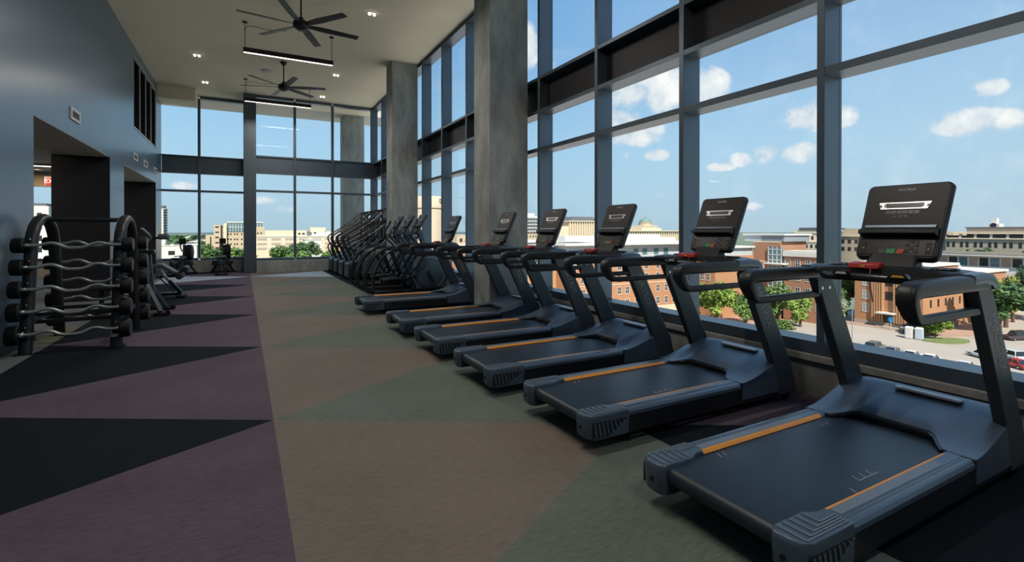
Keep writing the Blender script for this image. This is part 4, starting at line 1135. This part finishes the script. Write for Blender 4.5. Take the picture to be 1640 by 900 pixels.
# beige laboratories behind
B = bld('beige_laboratory', 'long taupe laboratory block with rows of narrow windows and white roof plant')
part(B, 'wall', M['taupe'], (230, 262, 50, 84, GZ, -1.0), (232, 262, 84, 122, GZ, -.4))
part(B, 'upper_wall', M['taupe'], (233, 262, 46, 79, -1.0, 2.5))
part(B, 'roof', M['darkroof'], (232.6, 262, 45.6, 79.4, 2.5, 2.9))
part(B, 'ledge', M['cream'], (229.4, 230, 50, 84, -1.4, -1.0), (231.4, 232, 84, 122, -.9, -.4))
part(B, 'loggia', M['wdark'], (229.9, 230, 50, 84, -.0 - 3.2 + 2.3, -.0 + .2 - .9 + .6), )
for y in frange(50, 84, 9): part(B, 'pier', M['cream'], (229.7, 230.6, y - .35, y + .35, -1.0, .4))
part(B, 'gallery_roof', M['cream'], (229.3, 233.2, 50, 84, .4, .8))
windows(B, '-x', 230, [y + d for y in frange(51.5, 82.5, 9) for d in (-.8, .8)], [-4.4, -8.0], 1.0, 2.0, 'dark')
windows(B, '-x', 232, frange(86, 121, 14), [-4.0, -7.2], 1.5, 1.8, 'dark')
part(B, 'attic', M['tan'], (236, 262, 84, 95, -.4, 1.2), (234, 262, 108, 122, -.4, 2.6))
for (y, s_) in ((73.8, 1.0), (64.2, .8)):
    u = part(B, 'roof_plant', M['bwhite'], (240, 244, y - 1.6 * s_, y + 1.6 * s_, 2.9, 4.2), (241, 243, y - .6, y + .9, 4.2, 5.6 * s_ + .6))
    mk('fan_grille', MB().lathe([(.9 * s_, -.05), (.9 * s_, 0), (.3, .02)], (239.95, y, 3.55), 'x', 16), M['wdark'], u)
# parking deck in front of it
B = bld('parking_deck', 'low pale deck with flat roof and a row of garage bays beyond the dormitory')
part(B, 'roof_slab', M['roofw'], (185, 205, 44, 84, -5.7, -5.1))
part(B, 'rail', M['taupe'], (184.9, 185.1, 44, 84, -5.1, -4.4))
part(B, 'wall', M['bwhite'], (186.5, 204, 44, 84, GZ, -5.7))
for i, y in enumerate(frange(45.4, 82.6, 17)):
    part(B, 'bay_door', M['wdark'] if i % 3 == 0 else (M['plaza'] if i % 3 == 1 else M['wglassb']), (186.4, 186.5, y - .95, y + .95, -8.6, -6.2))
# cream offices
B = bld('cream_offices', 'stepped cream office block on the horizon right of the glass stair')
part(B, 'wall', M['cream'], (210, 228, 120, 129.2, GZ, 2.0), (210, 228, 129.2, 135.5, GZ, -.5), (207, 210, 117, 131, GZ, -3.0))
part(B, 'roof', M['darkroof'], (209.7, 228, 118, 127, 2.0, 2.9))
part(B, 'ledge', M['bwhite'], (206.8, 207, 117, 131, -3.2, -3.0), (209.7, 210, 118, 129.2, .6, .9))
windows(B, '-x', 210, [121.5, 123.4, 125.3, 127.2], [-2.2], 1.1, 1.6, 'dark')
windows(B, '-x', 210, [131.2, 133, 134.6], [-2.4], .9, 1.3, 'dark')
windows(B, '-x', 207, frange(118.2, 130, 7), [-5.6, -8.8], 1.0, 1.6, 'dark')
# domed hall
B = bld('domed_hall', 'distant stone hall with a green copper dome on a drum')
part(B, 'wall', M['tan'], (297, 358, 330, 350, GZ, 1.2))
part(B, 'roof', M['cream'], (296, 359, 329, 351, 1.2, 2.0))
part(B, 'stepped_base', M['cream'], (312, 336, 331, 349, 2.0, 4.4), (316, 332.4, 332, 348, 4.4, 6.4))
mk('drum', MB().lathe([(6.1, 6.4), (6.1, 8.8), (6.4, 8.9), (6.4, 9.4)], (324.2, 339, 0), n=28), M['tan'], B)
mk('dome', MB().lathe([(5.6, 9.4)] + [(5.6 * math.cos(R(a)), 9.4 + 4.4 * math.sin(R(a))) for a in range(8, 90, 10)] + [(.5, 13.9), (.4, 14.8)], (324.2, 339, 0), n=28), M['copper'], B)
windows(B, '-y', 330, frange(299, 356, 22), [-1.6], 1.3, 2.0, 'dark')
windows(B, '-y', 332, frange(317.5, 331, 7), [4.7], .9, 1.2, 'dark')
# finned library
B = bld('finned_library', 'pale library with tall vertical fins under a dark roof')
part(B, 'wall', M['tan'], (212, 240, 301, 325, GZ, 8.4))
for x in frange(212.6, 239, 13): part(B, 'fin', M['cream'], (x - .45, x + .45, 300, 301, GZ + 14, 8.2))
part(B, 'cornice', M['cream'], (211, 241, 299.5, 325, 8.4, 9.2))
mk('roof', MB().rings([[(213, 301, 9.2), (241, 301, 9.2), (241, 325, 9.2), (213, 325, 9.2)], [(219, 305, 12.4), (237, 305, 12.4), (237, 320, 12.4), (219, 320, 12.4)]]), M['darkroof'], B, smooth=False)
part(B, 'annex', M['cream'], (202, 211.5, 300, 315, GZ, 5.0))
# white block
B = bld('white_block', 'white multi storey block with stacked balconies beside the concrete column')
part(B, 'wall', M['bwhite'], (190, 206, 330, 350, GZ, 13.0))
part(B, 'roof_house', M['bwhite'], (194, 201, 332, 345, 13.0, 15.4))
for z in frange(1.0, 11.4, 5): part(B, 'balcony', M['metal_l'], (190, 206, 328.6, 330, z, z + .9))
windows(B, '-y', 330, frange(192, 204.4, 6), frange(-1.2, 9.2, 5), 1.5, 1.4, 'dark')
part(B, 'podium', M['tan'], (184, 200.5, 322, 330, GZ, -.8))
windows(B, '-y', 322, frange(186, 199, 6), [-3.4], 1.2, 1.7, 'dark')
# beige stadium tower
B = bld('beige_tower', 'smooth beige drum shaped tower with a dark emblem near its top')
mk('drum', MB().lathe([(3.9, GZ), (3.9, 6.9), (3.7, 7.1), (3.7, 7.4)], (42.8, 124, 0), n=40), M['cream'], B)
mk('upper_drum', MB().lathe([(4.1, 7.4), (4.1, 10.1), (3.9, 10.4), (.5, 10.5)], (42.8, 124, 0), n=40), M['cream'], B)
em = MB()
for a, b in (((-.7, 8.1), (-.3, 9.6)), ((-.3, 9.6), (.35, 9.6)), ((.35, 9.6), (.55, 9.1)), ((.55, 9.1), (.0, 8.85)), ((.0, 8.85), (.6, 8.05)), ((-.45, 8.9), (0, 8.85))):
    em.bar((44.6 + a[0], 120.2, a[1]), (44.6 + b[0], 120.2, b[1]), .12, .2, up=(0, 0, 1))
mk('emblem', em, M['darkroof'], B)
# low roofs behind column
B = bld('low_terrace', 'low tan terrace roofs seen between the window mullions left of the column')
part(B, 'wall', M['tan'], (52, 78, 150, 166, GZ, -3.4), (62, 78, 152, 166, -3.4, .2))
part(B, 'wall_red', M['brick2'], (50, 78, 146, 150, GZ, -5.0))
part(B, 'roof', M['bwhite'], (51.4, 78.4, 149.6, 166, -3.4, -3.0))
windows(B, '-y', 146, frange(52, 76, 9), [-8, -12], 1.4, 1.8, 'dark')
windows(B, '-y', 152, frange(63.5, 76.5, 7), [-2.2], 1.1, 1.3, 'dark')
# hospital
B = bld('hospital_tower', 'sunlit tan hospital tower with glazed upper floors beyond the far window')
part(B, 'wall', M['tan'], (-20, -12, 440, 470, GZ, 6.2), (-12, 14, 441, 470, GZ, 1.0))
part(B, 'dark_slot', M['wdark'], (-15.4, -14.2, 439.9, 440, GZ + 4, 6.0))
part(B, 'corner_wall', M['cream'], (-13.4, -11.4, 438.6, 442, GZ, 7.4))
gl = part(B, 'glass_storeys', M['wglassb'], (-11.4, 14, 440.6, 468, 1.0, 8.0))
for x in frange(-11, 13.6, 14): part(B, 'glazing_bar', M['bwhite'], (x - .16, x + .16, 440.4, 440.6, 1.0, 8.0))
part(B, 'floor_band', M['bwhite'], (-11.4, 14, 440.3, 440.6, 4.4, 4.8), (-11.4, 14, 440.2, 468, 8.0, 8.7))
part(B, 'annex', M['tan'], (-25.5, -20, 444, 465, GZ, -1.6))
part(B, 'annex_slot', M['wdark'], (-22.6, -21.8, 443.9, 444, GZ + 6, -3))
windows(B, '-y', 440, [-17.8], frange(-12.0, 4.0, 5), 2.6, 1.2, 'dark')
windows(B, '-y', 440, [-13.1], frange(-12.0, 4.0, 5), 1.5, 1.2, 'dark')
windows(B, '-y', 441, [-10.4, -8.6, -6, -4.2, -1.2, .6, 3.6, 5.4, 8.6, 10.4], [-1.6, -5.6, -9.4], 1.2, 1.4, 'dark')
B = bld('hospital_garage', 'long cream parking garage with open decks behind the trees at the far window')
part(B, 'wall', M['cream'], (5, 86, 420, 438, GZ, -2.4))
part(B, 'upper_block', M['cream'], (14, 44, 421, 438, -2.4, 2.0))
part(B, 'upper_block_pale', M['bwhite'], (48, 70, 421.5, 438, -2.4, .6))
part(B, 'left_block', M['tan'], (5, 14, 420.6, 438, -2.4, 4.8))
part(B, 'penthouse', M['cream'], (47, 58.6, 424, 437, .6, 4.4))
part(B, 'rear_block', M['tan'], (58, 86, 424, 438, -2.4, 1.6))
for z in (-5.6, -9.2, -12.8):
    for x0 in frange(9, 77, 8): part(B, 'deck_opening', M['taupe'], (x0, x0 + 6.6, 419.86, 420, z, z + 1.7))
part(B, 'parapet', M['bwhite'], (5, 86, 419.6, 420, -3.0, -2.4))
windows(B, '-y', 421, [38.6, 41.6], [-1.4], 2.0, 1.5, 'dark')
windows(B, '-y', 420.6, [7.4, 9.6, 11.8], [-.8], 1.2, 1.3, 'dark')
windows(B, '-y', 421.5, [50.2], [-.6], 2.2, 1.3, 'dark')
B = bld('salmon_block', 'small salmon brick block right of the garage at the far window')
part(B, 'wall', mat('salmon_brick', (.55, .27, .17), .9), (62, 84, 400, 412, GZ, -6.6))
part(B, 'roof', M['cream'], (61.6, 84.4, 399.6, 412.4, -6.6, -6.0))
windows(B, '-y', 400, frange(64.5, 82, 6), [-10.5], 1.3, 1.6, 'dark')
B = bld('white_annex', 'small white block behind the largest tree at the far window')
part(B, 'wall', M['bwhite'], (40, 52, 396, 408, GZ, -5.0))
part(B, 'roof', M['roofw'], (39.6, 52.4, 395.6, 408.4, -5.0, -4.6))
windows(B, '-y', 396, [43.5, 49], [-16.5], 1.6, 1.4, 'dark')
B = bld('white_depot', 'low white depot with one dark window, left in the far window')
part(B, 'wall', M['bwhite'], (-31.5, -18.3, 260, 285, GZ, -5.0))
part(B, 'roof', M['roofw'], (-31.7, -18.1, 259.8, 285.2, -5.0, -4.7))
windows(B, '-y', 260, [-27.6], [-9.0], 2.6, 1.9, 'dark')
part(B, 'roof_unit', M['darkroof'], (-30, -28.6, 262, 264, -4.7, -4.0), (-27, -24.5, 262, 265, -4.7, -4.1))
part(B, 'door', M['taupe'], (-22.4, -21.4, 259.9, 260, -12.0, -10.0))
B = bld('balcony_tower', 'slim white balcony tower at the left edge of the far window')
part(B, 'wall', M['bwhite'], (-76, -68.6, 600, 612, GZ, 24))
part(B, 'roof', M['darkroof'], (-75, -69.4, 601, 611, 24, 27))
for z in frange(-4, 22, 11): part(B, 'balcony', M['wdark'], (-70.4, -67.2, 598.8, 603, z, z + 1.3))
B = bld('side_tower', 'white tower seen through the first opening and the side room window')
part(B, 'wall', M['bwhite'], (-46, -39.2, 150, 165, GZ, 7.2))
part(B, 'roof', M['darkroof'], (-45.5, -39.7, 150.5, 164.5, 7.2, 7.8))
windows(B, '-y', 150, [-44.4, -42.6, -40.8], frange(-6, 4.4, 5), 1.0, 1.3, 'dark')
# far houses
rnd = random.Random(3)
hc = ['bwhite', 'cream', 'tan', 'bwhite', 'roofw', 'metal_l']
spots = []
def free(x, y, r):
    for (a, b, c) in spots:
        if abs(a - x) < r + c and abs(b - y) < r + c: return False
    spots.append((x, y, r)); return True
spots.append((-8, 455, 32)); spots.append((-72, 606, 12))
k = 0
for i in range(400):
    y = rnd.uniform(420, 1500); x = -y * rnd.uniform(.035, .112)
    w_, d, h = rnd.uniform(8, 18), rnd.uniform(8, 14), rnd.uniform(5, 11)
    if k >= 20 or not free(x, y + d / 2, 11): continue
    t = thing('far_house', 'tiny pale rooftop in the hazy neighbourhood at the horizon', 'building', (x, y, GZ - .28), 0, 'far rooftops at the horizon')
    mk('wall', MB().box(-w_ / 2, w_ / 2, 0, d, 0, h), M[hc[k % 6]], t, smooth=False)
    mk('roof', MB().prism([(-w_ / 2 - .4, h), (w_ / 2 + .4, h), (w_ / 4, h + 1.8), (-w_ / 4, h + 1.8)], 'y', -.4, d + .4), M['darkroof'] if k % 3 else M['roofw'], t, smooth=False)
    k += 1

# trees
def leaf_mat(name, c1, c2):
    m_ = bpy.data.materials.new(name); m_.use_nodes = True
    nt = m_.node_tree; N = nt.nodes.new; L = nt.links.new; b = nt.nodes['Principled BSDF']
    b.inputs['Roughness'].default_value = .6
    tc = N('ShaderNodeTexCoord'); nz = N('ShaderNodeTexNoise'); nz.inputs['Scale'].default_value = .55; nz.inputs['Detail'].default_value = 8; nz.inputs['Roughness'].default_value = .75
    L(tc.outputs['Object'], nz.inputs['Vector'])
    r = N('ShaderNodeValToRGB'); r.color_ramp.elements[0].position = .36; r.color_ramp.elements[1].position = .64
    r.color_ramp.elements[0].color = (*c1, 1); r.color_ramp.elements[1].color = (*c2, 1)
    L(nz.outputs['Fac'], r.inputs[0]); L(r.outputs[0], b.inputs['Base Color'])
    return m_
LM = {'bright': leaf_mat('leaves_bright', (.10, .19, .025), (.30, .40, .07)), 'deep': leaf_mat('leaves_deep', (.035, .085, .030), (.10, .18, .05)),
      'mid': leaf_mat('leaves_mid', (.06, .13, .03), (.17, .26, .06)), 'pale': leaf_mat('leaves_pale', (.16, .20, .10), (.42, .44, .32)), 'rust': leaf_mat('leaves_rust', (.09, .05, .04), (.17, .10, .07)),
      'yellow': leaf_mat('leaves_yellow', (.17, .19, .03), (.33, .32, .07))}
def crown_mesh(seed, n, leaf, kind='round'):
    r = random.Random(seed); v = []; f = []
    cl = []
    for _ in range(15):
        while True:
            p = Vector((r.uniform(-1, 1), r.uniform(-1, 1), r.uniform(-.75, 1)))
            if .25 < p.length < .80: break
        cl.append((p, r.uniform(.24, .42)))
    cl.append((Vector((0, 0, 0)), .55))
    for i in range(n):
        c, rad = cl[r.randrange(len(cl))]
        d = Vector((r.gauss(0, 1), r.gauss(0, 1), r.gauss(0, 1))).normalized()
        p = c + d * rad * (r.random() ** .33)
        nn = (d + Vector((r.gauss(0, .5), r.gauss(0, .5), r.gauss(.4, .5)))).normalized()
        a = nn.orthogonal().normalized(); b = nn.cross(a)
        q = r.uniform(0, 6.28); a, b = a * math.cos(q) + b * math.sin(q), b * math.cos(q) - a * math.sin(q)
        s_ = leaf * r.uniform(.6, 1.25); o = len(v)
        v += [p - a * s_, p + b * s_ * .55, p + a * s_, p - b * s_ * .55]
        f.append((o, o + 1, o + 2, o + 3))
    me = bpy.data.meshes.new('foliage'); me.from_pydata([tuple(x) for x in v], [], f); me.update()
    return me
_cm = {}
def crown(seed, n, leaf, m_):
    k = (seed, n, leaf, m_)
    if k not in _cm:
        b = ('b', seed, n, leaf)
        if b not in _cm: _cm[b] = crown_mesh(seed, n, leaf)
        me = _cm[b].copy(); me.materials.append(LM[m_]); _cm[k] = me
    return _cm[k]
_tm = {}
def tree(x, y, h, rx, rz, m_, label, n=3800, leaf=.085, seed=1, group='trees outside the windows', z=GZ, nm='tree', low=None):
    t = thing(nm, label, 'tree', (x, y, z - .02), 0, group)
    cz = h - rz if low is None else low + rz
    o = bpy.data.objects.new('foliage', crown(seed, n, leaf, m_)); col.objects.link(o); o.parent = t; o.location = (0, 0, cz); o.scale = (rx, rx, rz); o['kind'] = 'stuff'
    o.rotation_euler.z = seed * 1.7
    tr = MB(); tr.tube([(0, 0, 0), (.05, 0, cz * .5), (0, .05, cz)], [.035 * h, .028 * h, .015 * h], 7)
    for a in (.3, 2.4, 4.4): tr.tube([(0, 0, cz * .62), (math.cos(a) * rx * .35, math.sin(a) * rx * .35, cz + rz * .1)], [.017 * h, .008 * h], 6)
    mk('trunk', tr, M['bark'], t)
    return t
tree(99, 79.5, 11.0, 4.8, 4.6, 'bright', 'bright yellow-green tree in front of the residence hall, left of the glass stair', seed=1)
tree(96.5, 84.5, 8.2, 3.6, 3.6, 'bright', 'lower bright green tree hugging the window sill by the second treadmill', seed=2)
tree(103.5, 75.5, 8.8, 3.8, 3.9, 'mid', 'leafy green tree just left of the glass stair foot', seed=3)
tree(111.5, 72.8, 10.6, 4.6, 4.6, 'mid', 'mid green tree under the glass stair bay', seed=1)
tree(112, 67.5, 8.6, 3.6, 3.6, 'bright', 'green street tree beside the window mullion, right of the glass stair', seed=2)
tree(107.5, 68.6, 2.2, 3.2, 1.25, 'mid', 'clipped round hedge at the edge of the paving', seed=3, n=1800, leaf=.11, nm='hedge')
tree(137, 70.8, 13.0, 5.0, 5.6, 'mid', 'tall green tree behind the dormitory corner', seed=1)
tree(128.2, 68.4, 9.0, 3.2, 4.0, 'deep', 'dark green tree left of the dormitory', seed=3)
tree(123.5, 65.2, 6.6, 2.9, 2.7, 'pale', 'white-flowering tree by the dormitory lamp post', seed=2)
tree(123.0, 46.6, 5.2, 3.4, 2.0, 'bright', 'young green tree on the lawn island by the portable toilets', seed=1, n=2600)
tree(127.2, 48.6, 4.4, 4.2, 1.9, 'mid', 'spreading bush behind the portable toilets', seed=2, n=2600, nm='bush')
tree(126.3, 52.0, 2.6, 2.4, 1.3, 'rust', 'rusty low shrub at the dormitory wall', seed=3, n=1500, leaf=.11, nm='bush')
tree(141.5, 42.5, 12.2, 6.2, 4.6, 'deep', 'big dark green tree shading the parked cars on the right', seed=1, n=5200)
tree(152.5, 44.7, 13.0, 4.2, 5.0, 'yellow', 'yellow-green tree behind the big dark tree', seed=2)
tree(170, 43.6, 16.0, 6.0, 6.0, 'deep', 'tall dark tree at the right edge of the photo', seed=3)
tree(162.5, 46.4, 10.0, 3.0, 4.0, 'rust', 'purple-leaved tree at the dormitory wing', seed=1)
for i, (y, h, m_) in enumerate(((81, 8, 'yellow'), (75.5, 9, 'mid'), (71, 9.6, 'deep'), (61.5, 8.6, 'deep'), (57, 8.6, 'mid'))):
    tree(222, y, h + 7.5, 3.4, 3.6, m_, 'tree %s in front of the taupe laboratory' % ('with yellow-green leaves', 'with mid green leaves left of centre', 'with dark leaves at the centre', 'with dark leaves right of centre', 'farthest right')[i], n=900, leaf=.16, seed=i % 3 + 1)
tree(196, 118, 14.6, 7, 2.6, 'mid', 'flat green treetop in front of the cream offices', n=1200, leaf=.14, seed=2)
tree(364, 316, 22.5, 9, 4, 'mid', 'green treetops right of the domed hall', n=900, leaf=.16, seed=2)
tree(22, 300, 15.4, 11, 8, 'mid', 'big sunlit tree in front of the cream garage at the far window', n=4200, leaf=.08, seed=1)
tree(33, 330, 17.5, 10, 8, 'deep', 'darker tree behind the big sunlit tree at the far window', n=3000, leaf=.09, seed=2)
tree(46, 330, 9.6, 8, 5, 'mid', 'lower green tree right of the window mullion at the far window', n=2400, leaf=.1, seed=3)
tree(55, 345, 11, 9, 6, 'bright', 'bright green tree beside the stair climber rails at the far window', n=2400, leaf=.1, seed=1)
for i, (x, y, h, rx) in enumerate(((-22, 400, 13, 8), (-13, 395, 12, 9), (-4, 392, 12, 9), (2, 380, 10, 6), (-26, 430, 14, 7))):
    tree(x, y, h, rx, 6, 'deep' if i % 2 else 'mid', 'round street tree at the foot of the hospital tower, %s' % ('second from the left', 'third from the left', 'fourth from the left', 'rightmost', 'leftmost')[i], n=1500, leaf=.12, seed=i % 3 + 1)
k = 0
for i in range(900):
    y = rnd.uniform(410, 1500); x = -y * rnd.uniform(.028, .112); r_ = rnd.uniform(9, 17)
    if k >= 40 or not free(x, y, r_): continue
    tree(x, y, rnd.uniform(11, 16), r_, 6.5, 'deep', 'dark green treetop among the far rooftops', n=500, leaf=.2, seed=k % 3 + 1, group='far treetops at the horizon'); k += 1

# cars
def car_mesh_parts(t, L_, W_, H_, paint, suv):
    h0 = .28; belt = H_ * .56
    prof = [(-L_ / 2, h0 + .15), (-L_ / 2 + .06, h0), (L_ / 2 - .06, h0), (L_ / 2, h0 + .2), (L_ / 2 - .05, belt - .10), (L_ * .22, belt + .02), (-L_ * .5 + .12, belt + .03), (-L_ / 2, belt - .08)]
    mk('body', MB().prism(prof, 'y', -W_ / 2, W_ / 2), paint, t, bevel=.09, seg=2)
    if suv: cab = [(-L_ * .49, belt), (L_ * .22, belt), (L_ * .10, H_), (-L_ * .44, H_)]
    else: cab = [(-L_ * .40, belt), (L_ * .20, belt), (L_ * .05, H_), (-L_ * .24, H_)]
    mk('glasshouse', MB().rings([[(x, s_ * W_ * (.46 if z < belt + .01 else .38), z) for x, z in (cab if s_ < 0 else cab)] for s_ in (-1, 1)]), M['carglass'], t, bevel=.04)
    rx0, rx1 = cab[3][0] + .05, cab[2][0] - .02
    mk('roof', MB().box(rx0, rx1, -W_ * .375, W_ * .375, H_ - .03, H_ + .03), paint, t, bevel=.03)
    for s_ in (-1, 1):
        for x in (cab[0][0] + .1, (cab[0][0] + cab[1][0]) / 2):
            xt = (cab[3][0] + .03) if x < cab[0][0] + .2 else (cab[3][0] + cab[2][0]) / 2
            mk('pillar', MB().bar((x, s_ * W_ * .463, belt), (xt, s_ * W_ * .383, H_), .09, .05), paint, t)
        for x in (-L_ * .31, L_ * .31):
            w_ = mk('wheel', MB().lathe([(.12, -.11), (.32, -.10), (.34, 0), (.32, .10), (.12, .11)], (x, s_ * (W_ / 2 - .08), .34), 'y', 18), M['tyre'], t)
            mk('hub', MB().lathe([(.20, -.012), (.20, .0), (.05, .012)], (x, s_ * (W_ / 2 + .025), .34), 'y', 12), M['silver'], w_)
        mk('tail_lamp', MB().box(-L_ / 2 - .01, -L_ / 2 + .06, s_ * W_ * .40 - .14, s_ * W_ * .40 + .14, belt - .22, belt - .06), M['redb'], t)
        mk('head_lamp', MB().box(L_ / 2 - .12, L_ / 2 - .01, s_ * W_ * .40 - .14, s_ * W_ * .40 + .14, belt - .32, belt - .18), M['vent'], t)
def paint(nm, c): return mat(nm, c, .25, var=.03, coat=.6)
CARS = [(115.2, 33.6, 62, 4.8, 1.95, 1.75, (.72, .72, .70), 1, 'white sport utility vehicle parked at the right of the lot', 'white_paint'),
        (109.2, 31.0, 62, 4.7, 1.85, 1.42, (.50, .02, .025), 0, 'red sedan parked at the right edge of the lot', 'red_paint'),
        (137.0, 38.6, 158, 5.0, 1.95, 1.8, (.045, .025, .035), 1, 'dark plum sport utility vehicle under the big tree', 'plum_paint'),
        (112.3, 35.9, 60, 4.6, 1.82, 1.45, (.62, .62, .62), 0, 'pale silver sedan behind the nearest treadmill upright', 'silver_paint'),
        (102.0, 47.6, 6, 4.8, 1.9, 1.7, (.10, .12, .13), 1, 'dark grey car roof peeking over the window sill, leftmost', 'graphite_paint'),
        (101.3, 44.4, 4, 4.6, 1.85, 1.45, (.30, .34, .36), 0, 'blue-grey car roof just above the window sill, second from left', 'bluegrey_paint'),
        (100.8, 41.4, 7, 4.6, 1.85, 1.45, (.70, .70, .68), 0, 'white car roof just above the window sill, left of centre', 'ivory_paint'),
        (100.4, 38.6, 5, 4.7, 1.85, 1.5, (.74, .74, .74), 0, 'white car roof just above the window sill, right of centre', 'snow_paint'),
        (99.8, 33.9, 6, 4.7, 1.85, 1.5, (.66, .66, .64), 0, 'pale car roof above the sill beside the near treadmill upright', 'pearl_paint'),
        (146.0, 38.6, 158, 4.8, 1.9, 1.6, (.62, .64, .66), 0, 'pale car parked behind the plum vehicle', 'pale_paint'),
        (-29.5, 500, 80, 4.6, 1.85, 1.45, (.38, .02, .03), 0, 'red car on the far road below the hospital tower', 'crimson_paint')]
for (x, y, a, L_, W_, H_, c, suv, lb, pn) in CARS:
    t = thing('car', lb, 'car', (x, y, GZ + (.05 if y > 300 else 0)), R(a), 'cars parked and driving outside')
    car_mesh_parts(t, L_, W_, H_, paint(pn, c), suv)
# portable toilets
for (x, y, c, lb) in ((119.6, 49.6, (.62, .58, .52), 'beige portable toilet in the parking lot'), (120.1, 48.1, (.42, .48, .54), 'blue-grey portable toilet beside the beige one')):
    t = thing('portable_toilet', lb, 'portable toilet', (x, y, GZ), R(8), 'portable toilets in the lot')
    pm = mat('toilet_%s' % lb.split()[0], c, .6)
    mk('cabin', MB().box(-.6, .6, -.6, .6, .05, 2.15), pm, t, bevel=.04)
    mk('roof', MB().rings([[(-.64, -.64, 2.15), (.64, -.64, 2.15), (.64, .64, 2.15), (-.64, .64, 2.15)], [(-.45, -.5, 2.42), (.45, -.5, 2.42), (.45, .5, 2.42), (-.45, .5, 2.42)]]), M['bwhite'], t)
    mk('door', MB().box(-.635, -.6, -.42, .42, .15, 2.05), pm, t, bevel=.01)
    mk('skid', MB().box(-.62, .62, -.62, .62, 0, .06), M['darkroof'], t)
t = thing('lamp_post', 'thin grey lamp post at the left of the parking lot', 'lamp post', (105.8, 53.4, GZ))
mk('pole', MB().tube([(0, 0, 0), (0, 0, 8.6)], [.10, .06], 8), M['metal_d'], t)
mk('lamp_head', MB().box(-.5, .1, -.14, .14, 8.55, 8.72), M['metal_d'], t, bevel=.03)
mk('footing', MB().lathe([(.28, 0), (.28, .5), (.2, .55)], n=12), M['taupe'], t)
t = thing('round_sign', 'blue round sign on a white post near the dormitory entrance', 'sign', (125.8, 55.6, GZ + .12))
mk('post', MB().tube([(0, 0, 0), (0, 0, 2.0)], .05, 6), M['wfr'], t)
mk('disc', MB().lathe([(.55, -.03), (.58, 0), (.55, .03)], (0, 0, 2.2), 'x', 20), mat('sign_blue', (.02, .22, .50), .5), t)
t = thing('waste_bin', 'dark waste bin beside the dormitory entrance path', 'bin', (124.9, 53.2, GZ))
mk('body', MB().lathe([(.30, 0), (.34, 1.0), (.36, 1.05)], n=14), M['darkroof'], t)
mk('lid', MB().lathe([(.37, 1.05), (.34, 1.2), (.1, 1.3)], n=14), M['metal_d'], t)
for i, (x, y) in enumerate(((131.5, 42.6), (133.0, 41.4))):
    t = thing('bollard_sign', 'thin dark sign post near the big tree, %s one' % ('left', 'right')[i], 'sign', (x, y, GZ), 0, 'sign posts by the big tree')
    mk('post', MB().tube([(0, 0, 0), (0, 0, 3.0)], .06, 6), M['darkroof'], t)
    mk('plate', MB().box(-.03, .03, -.25, .25, 2.5, 3.1), M['wfr'], t)
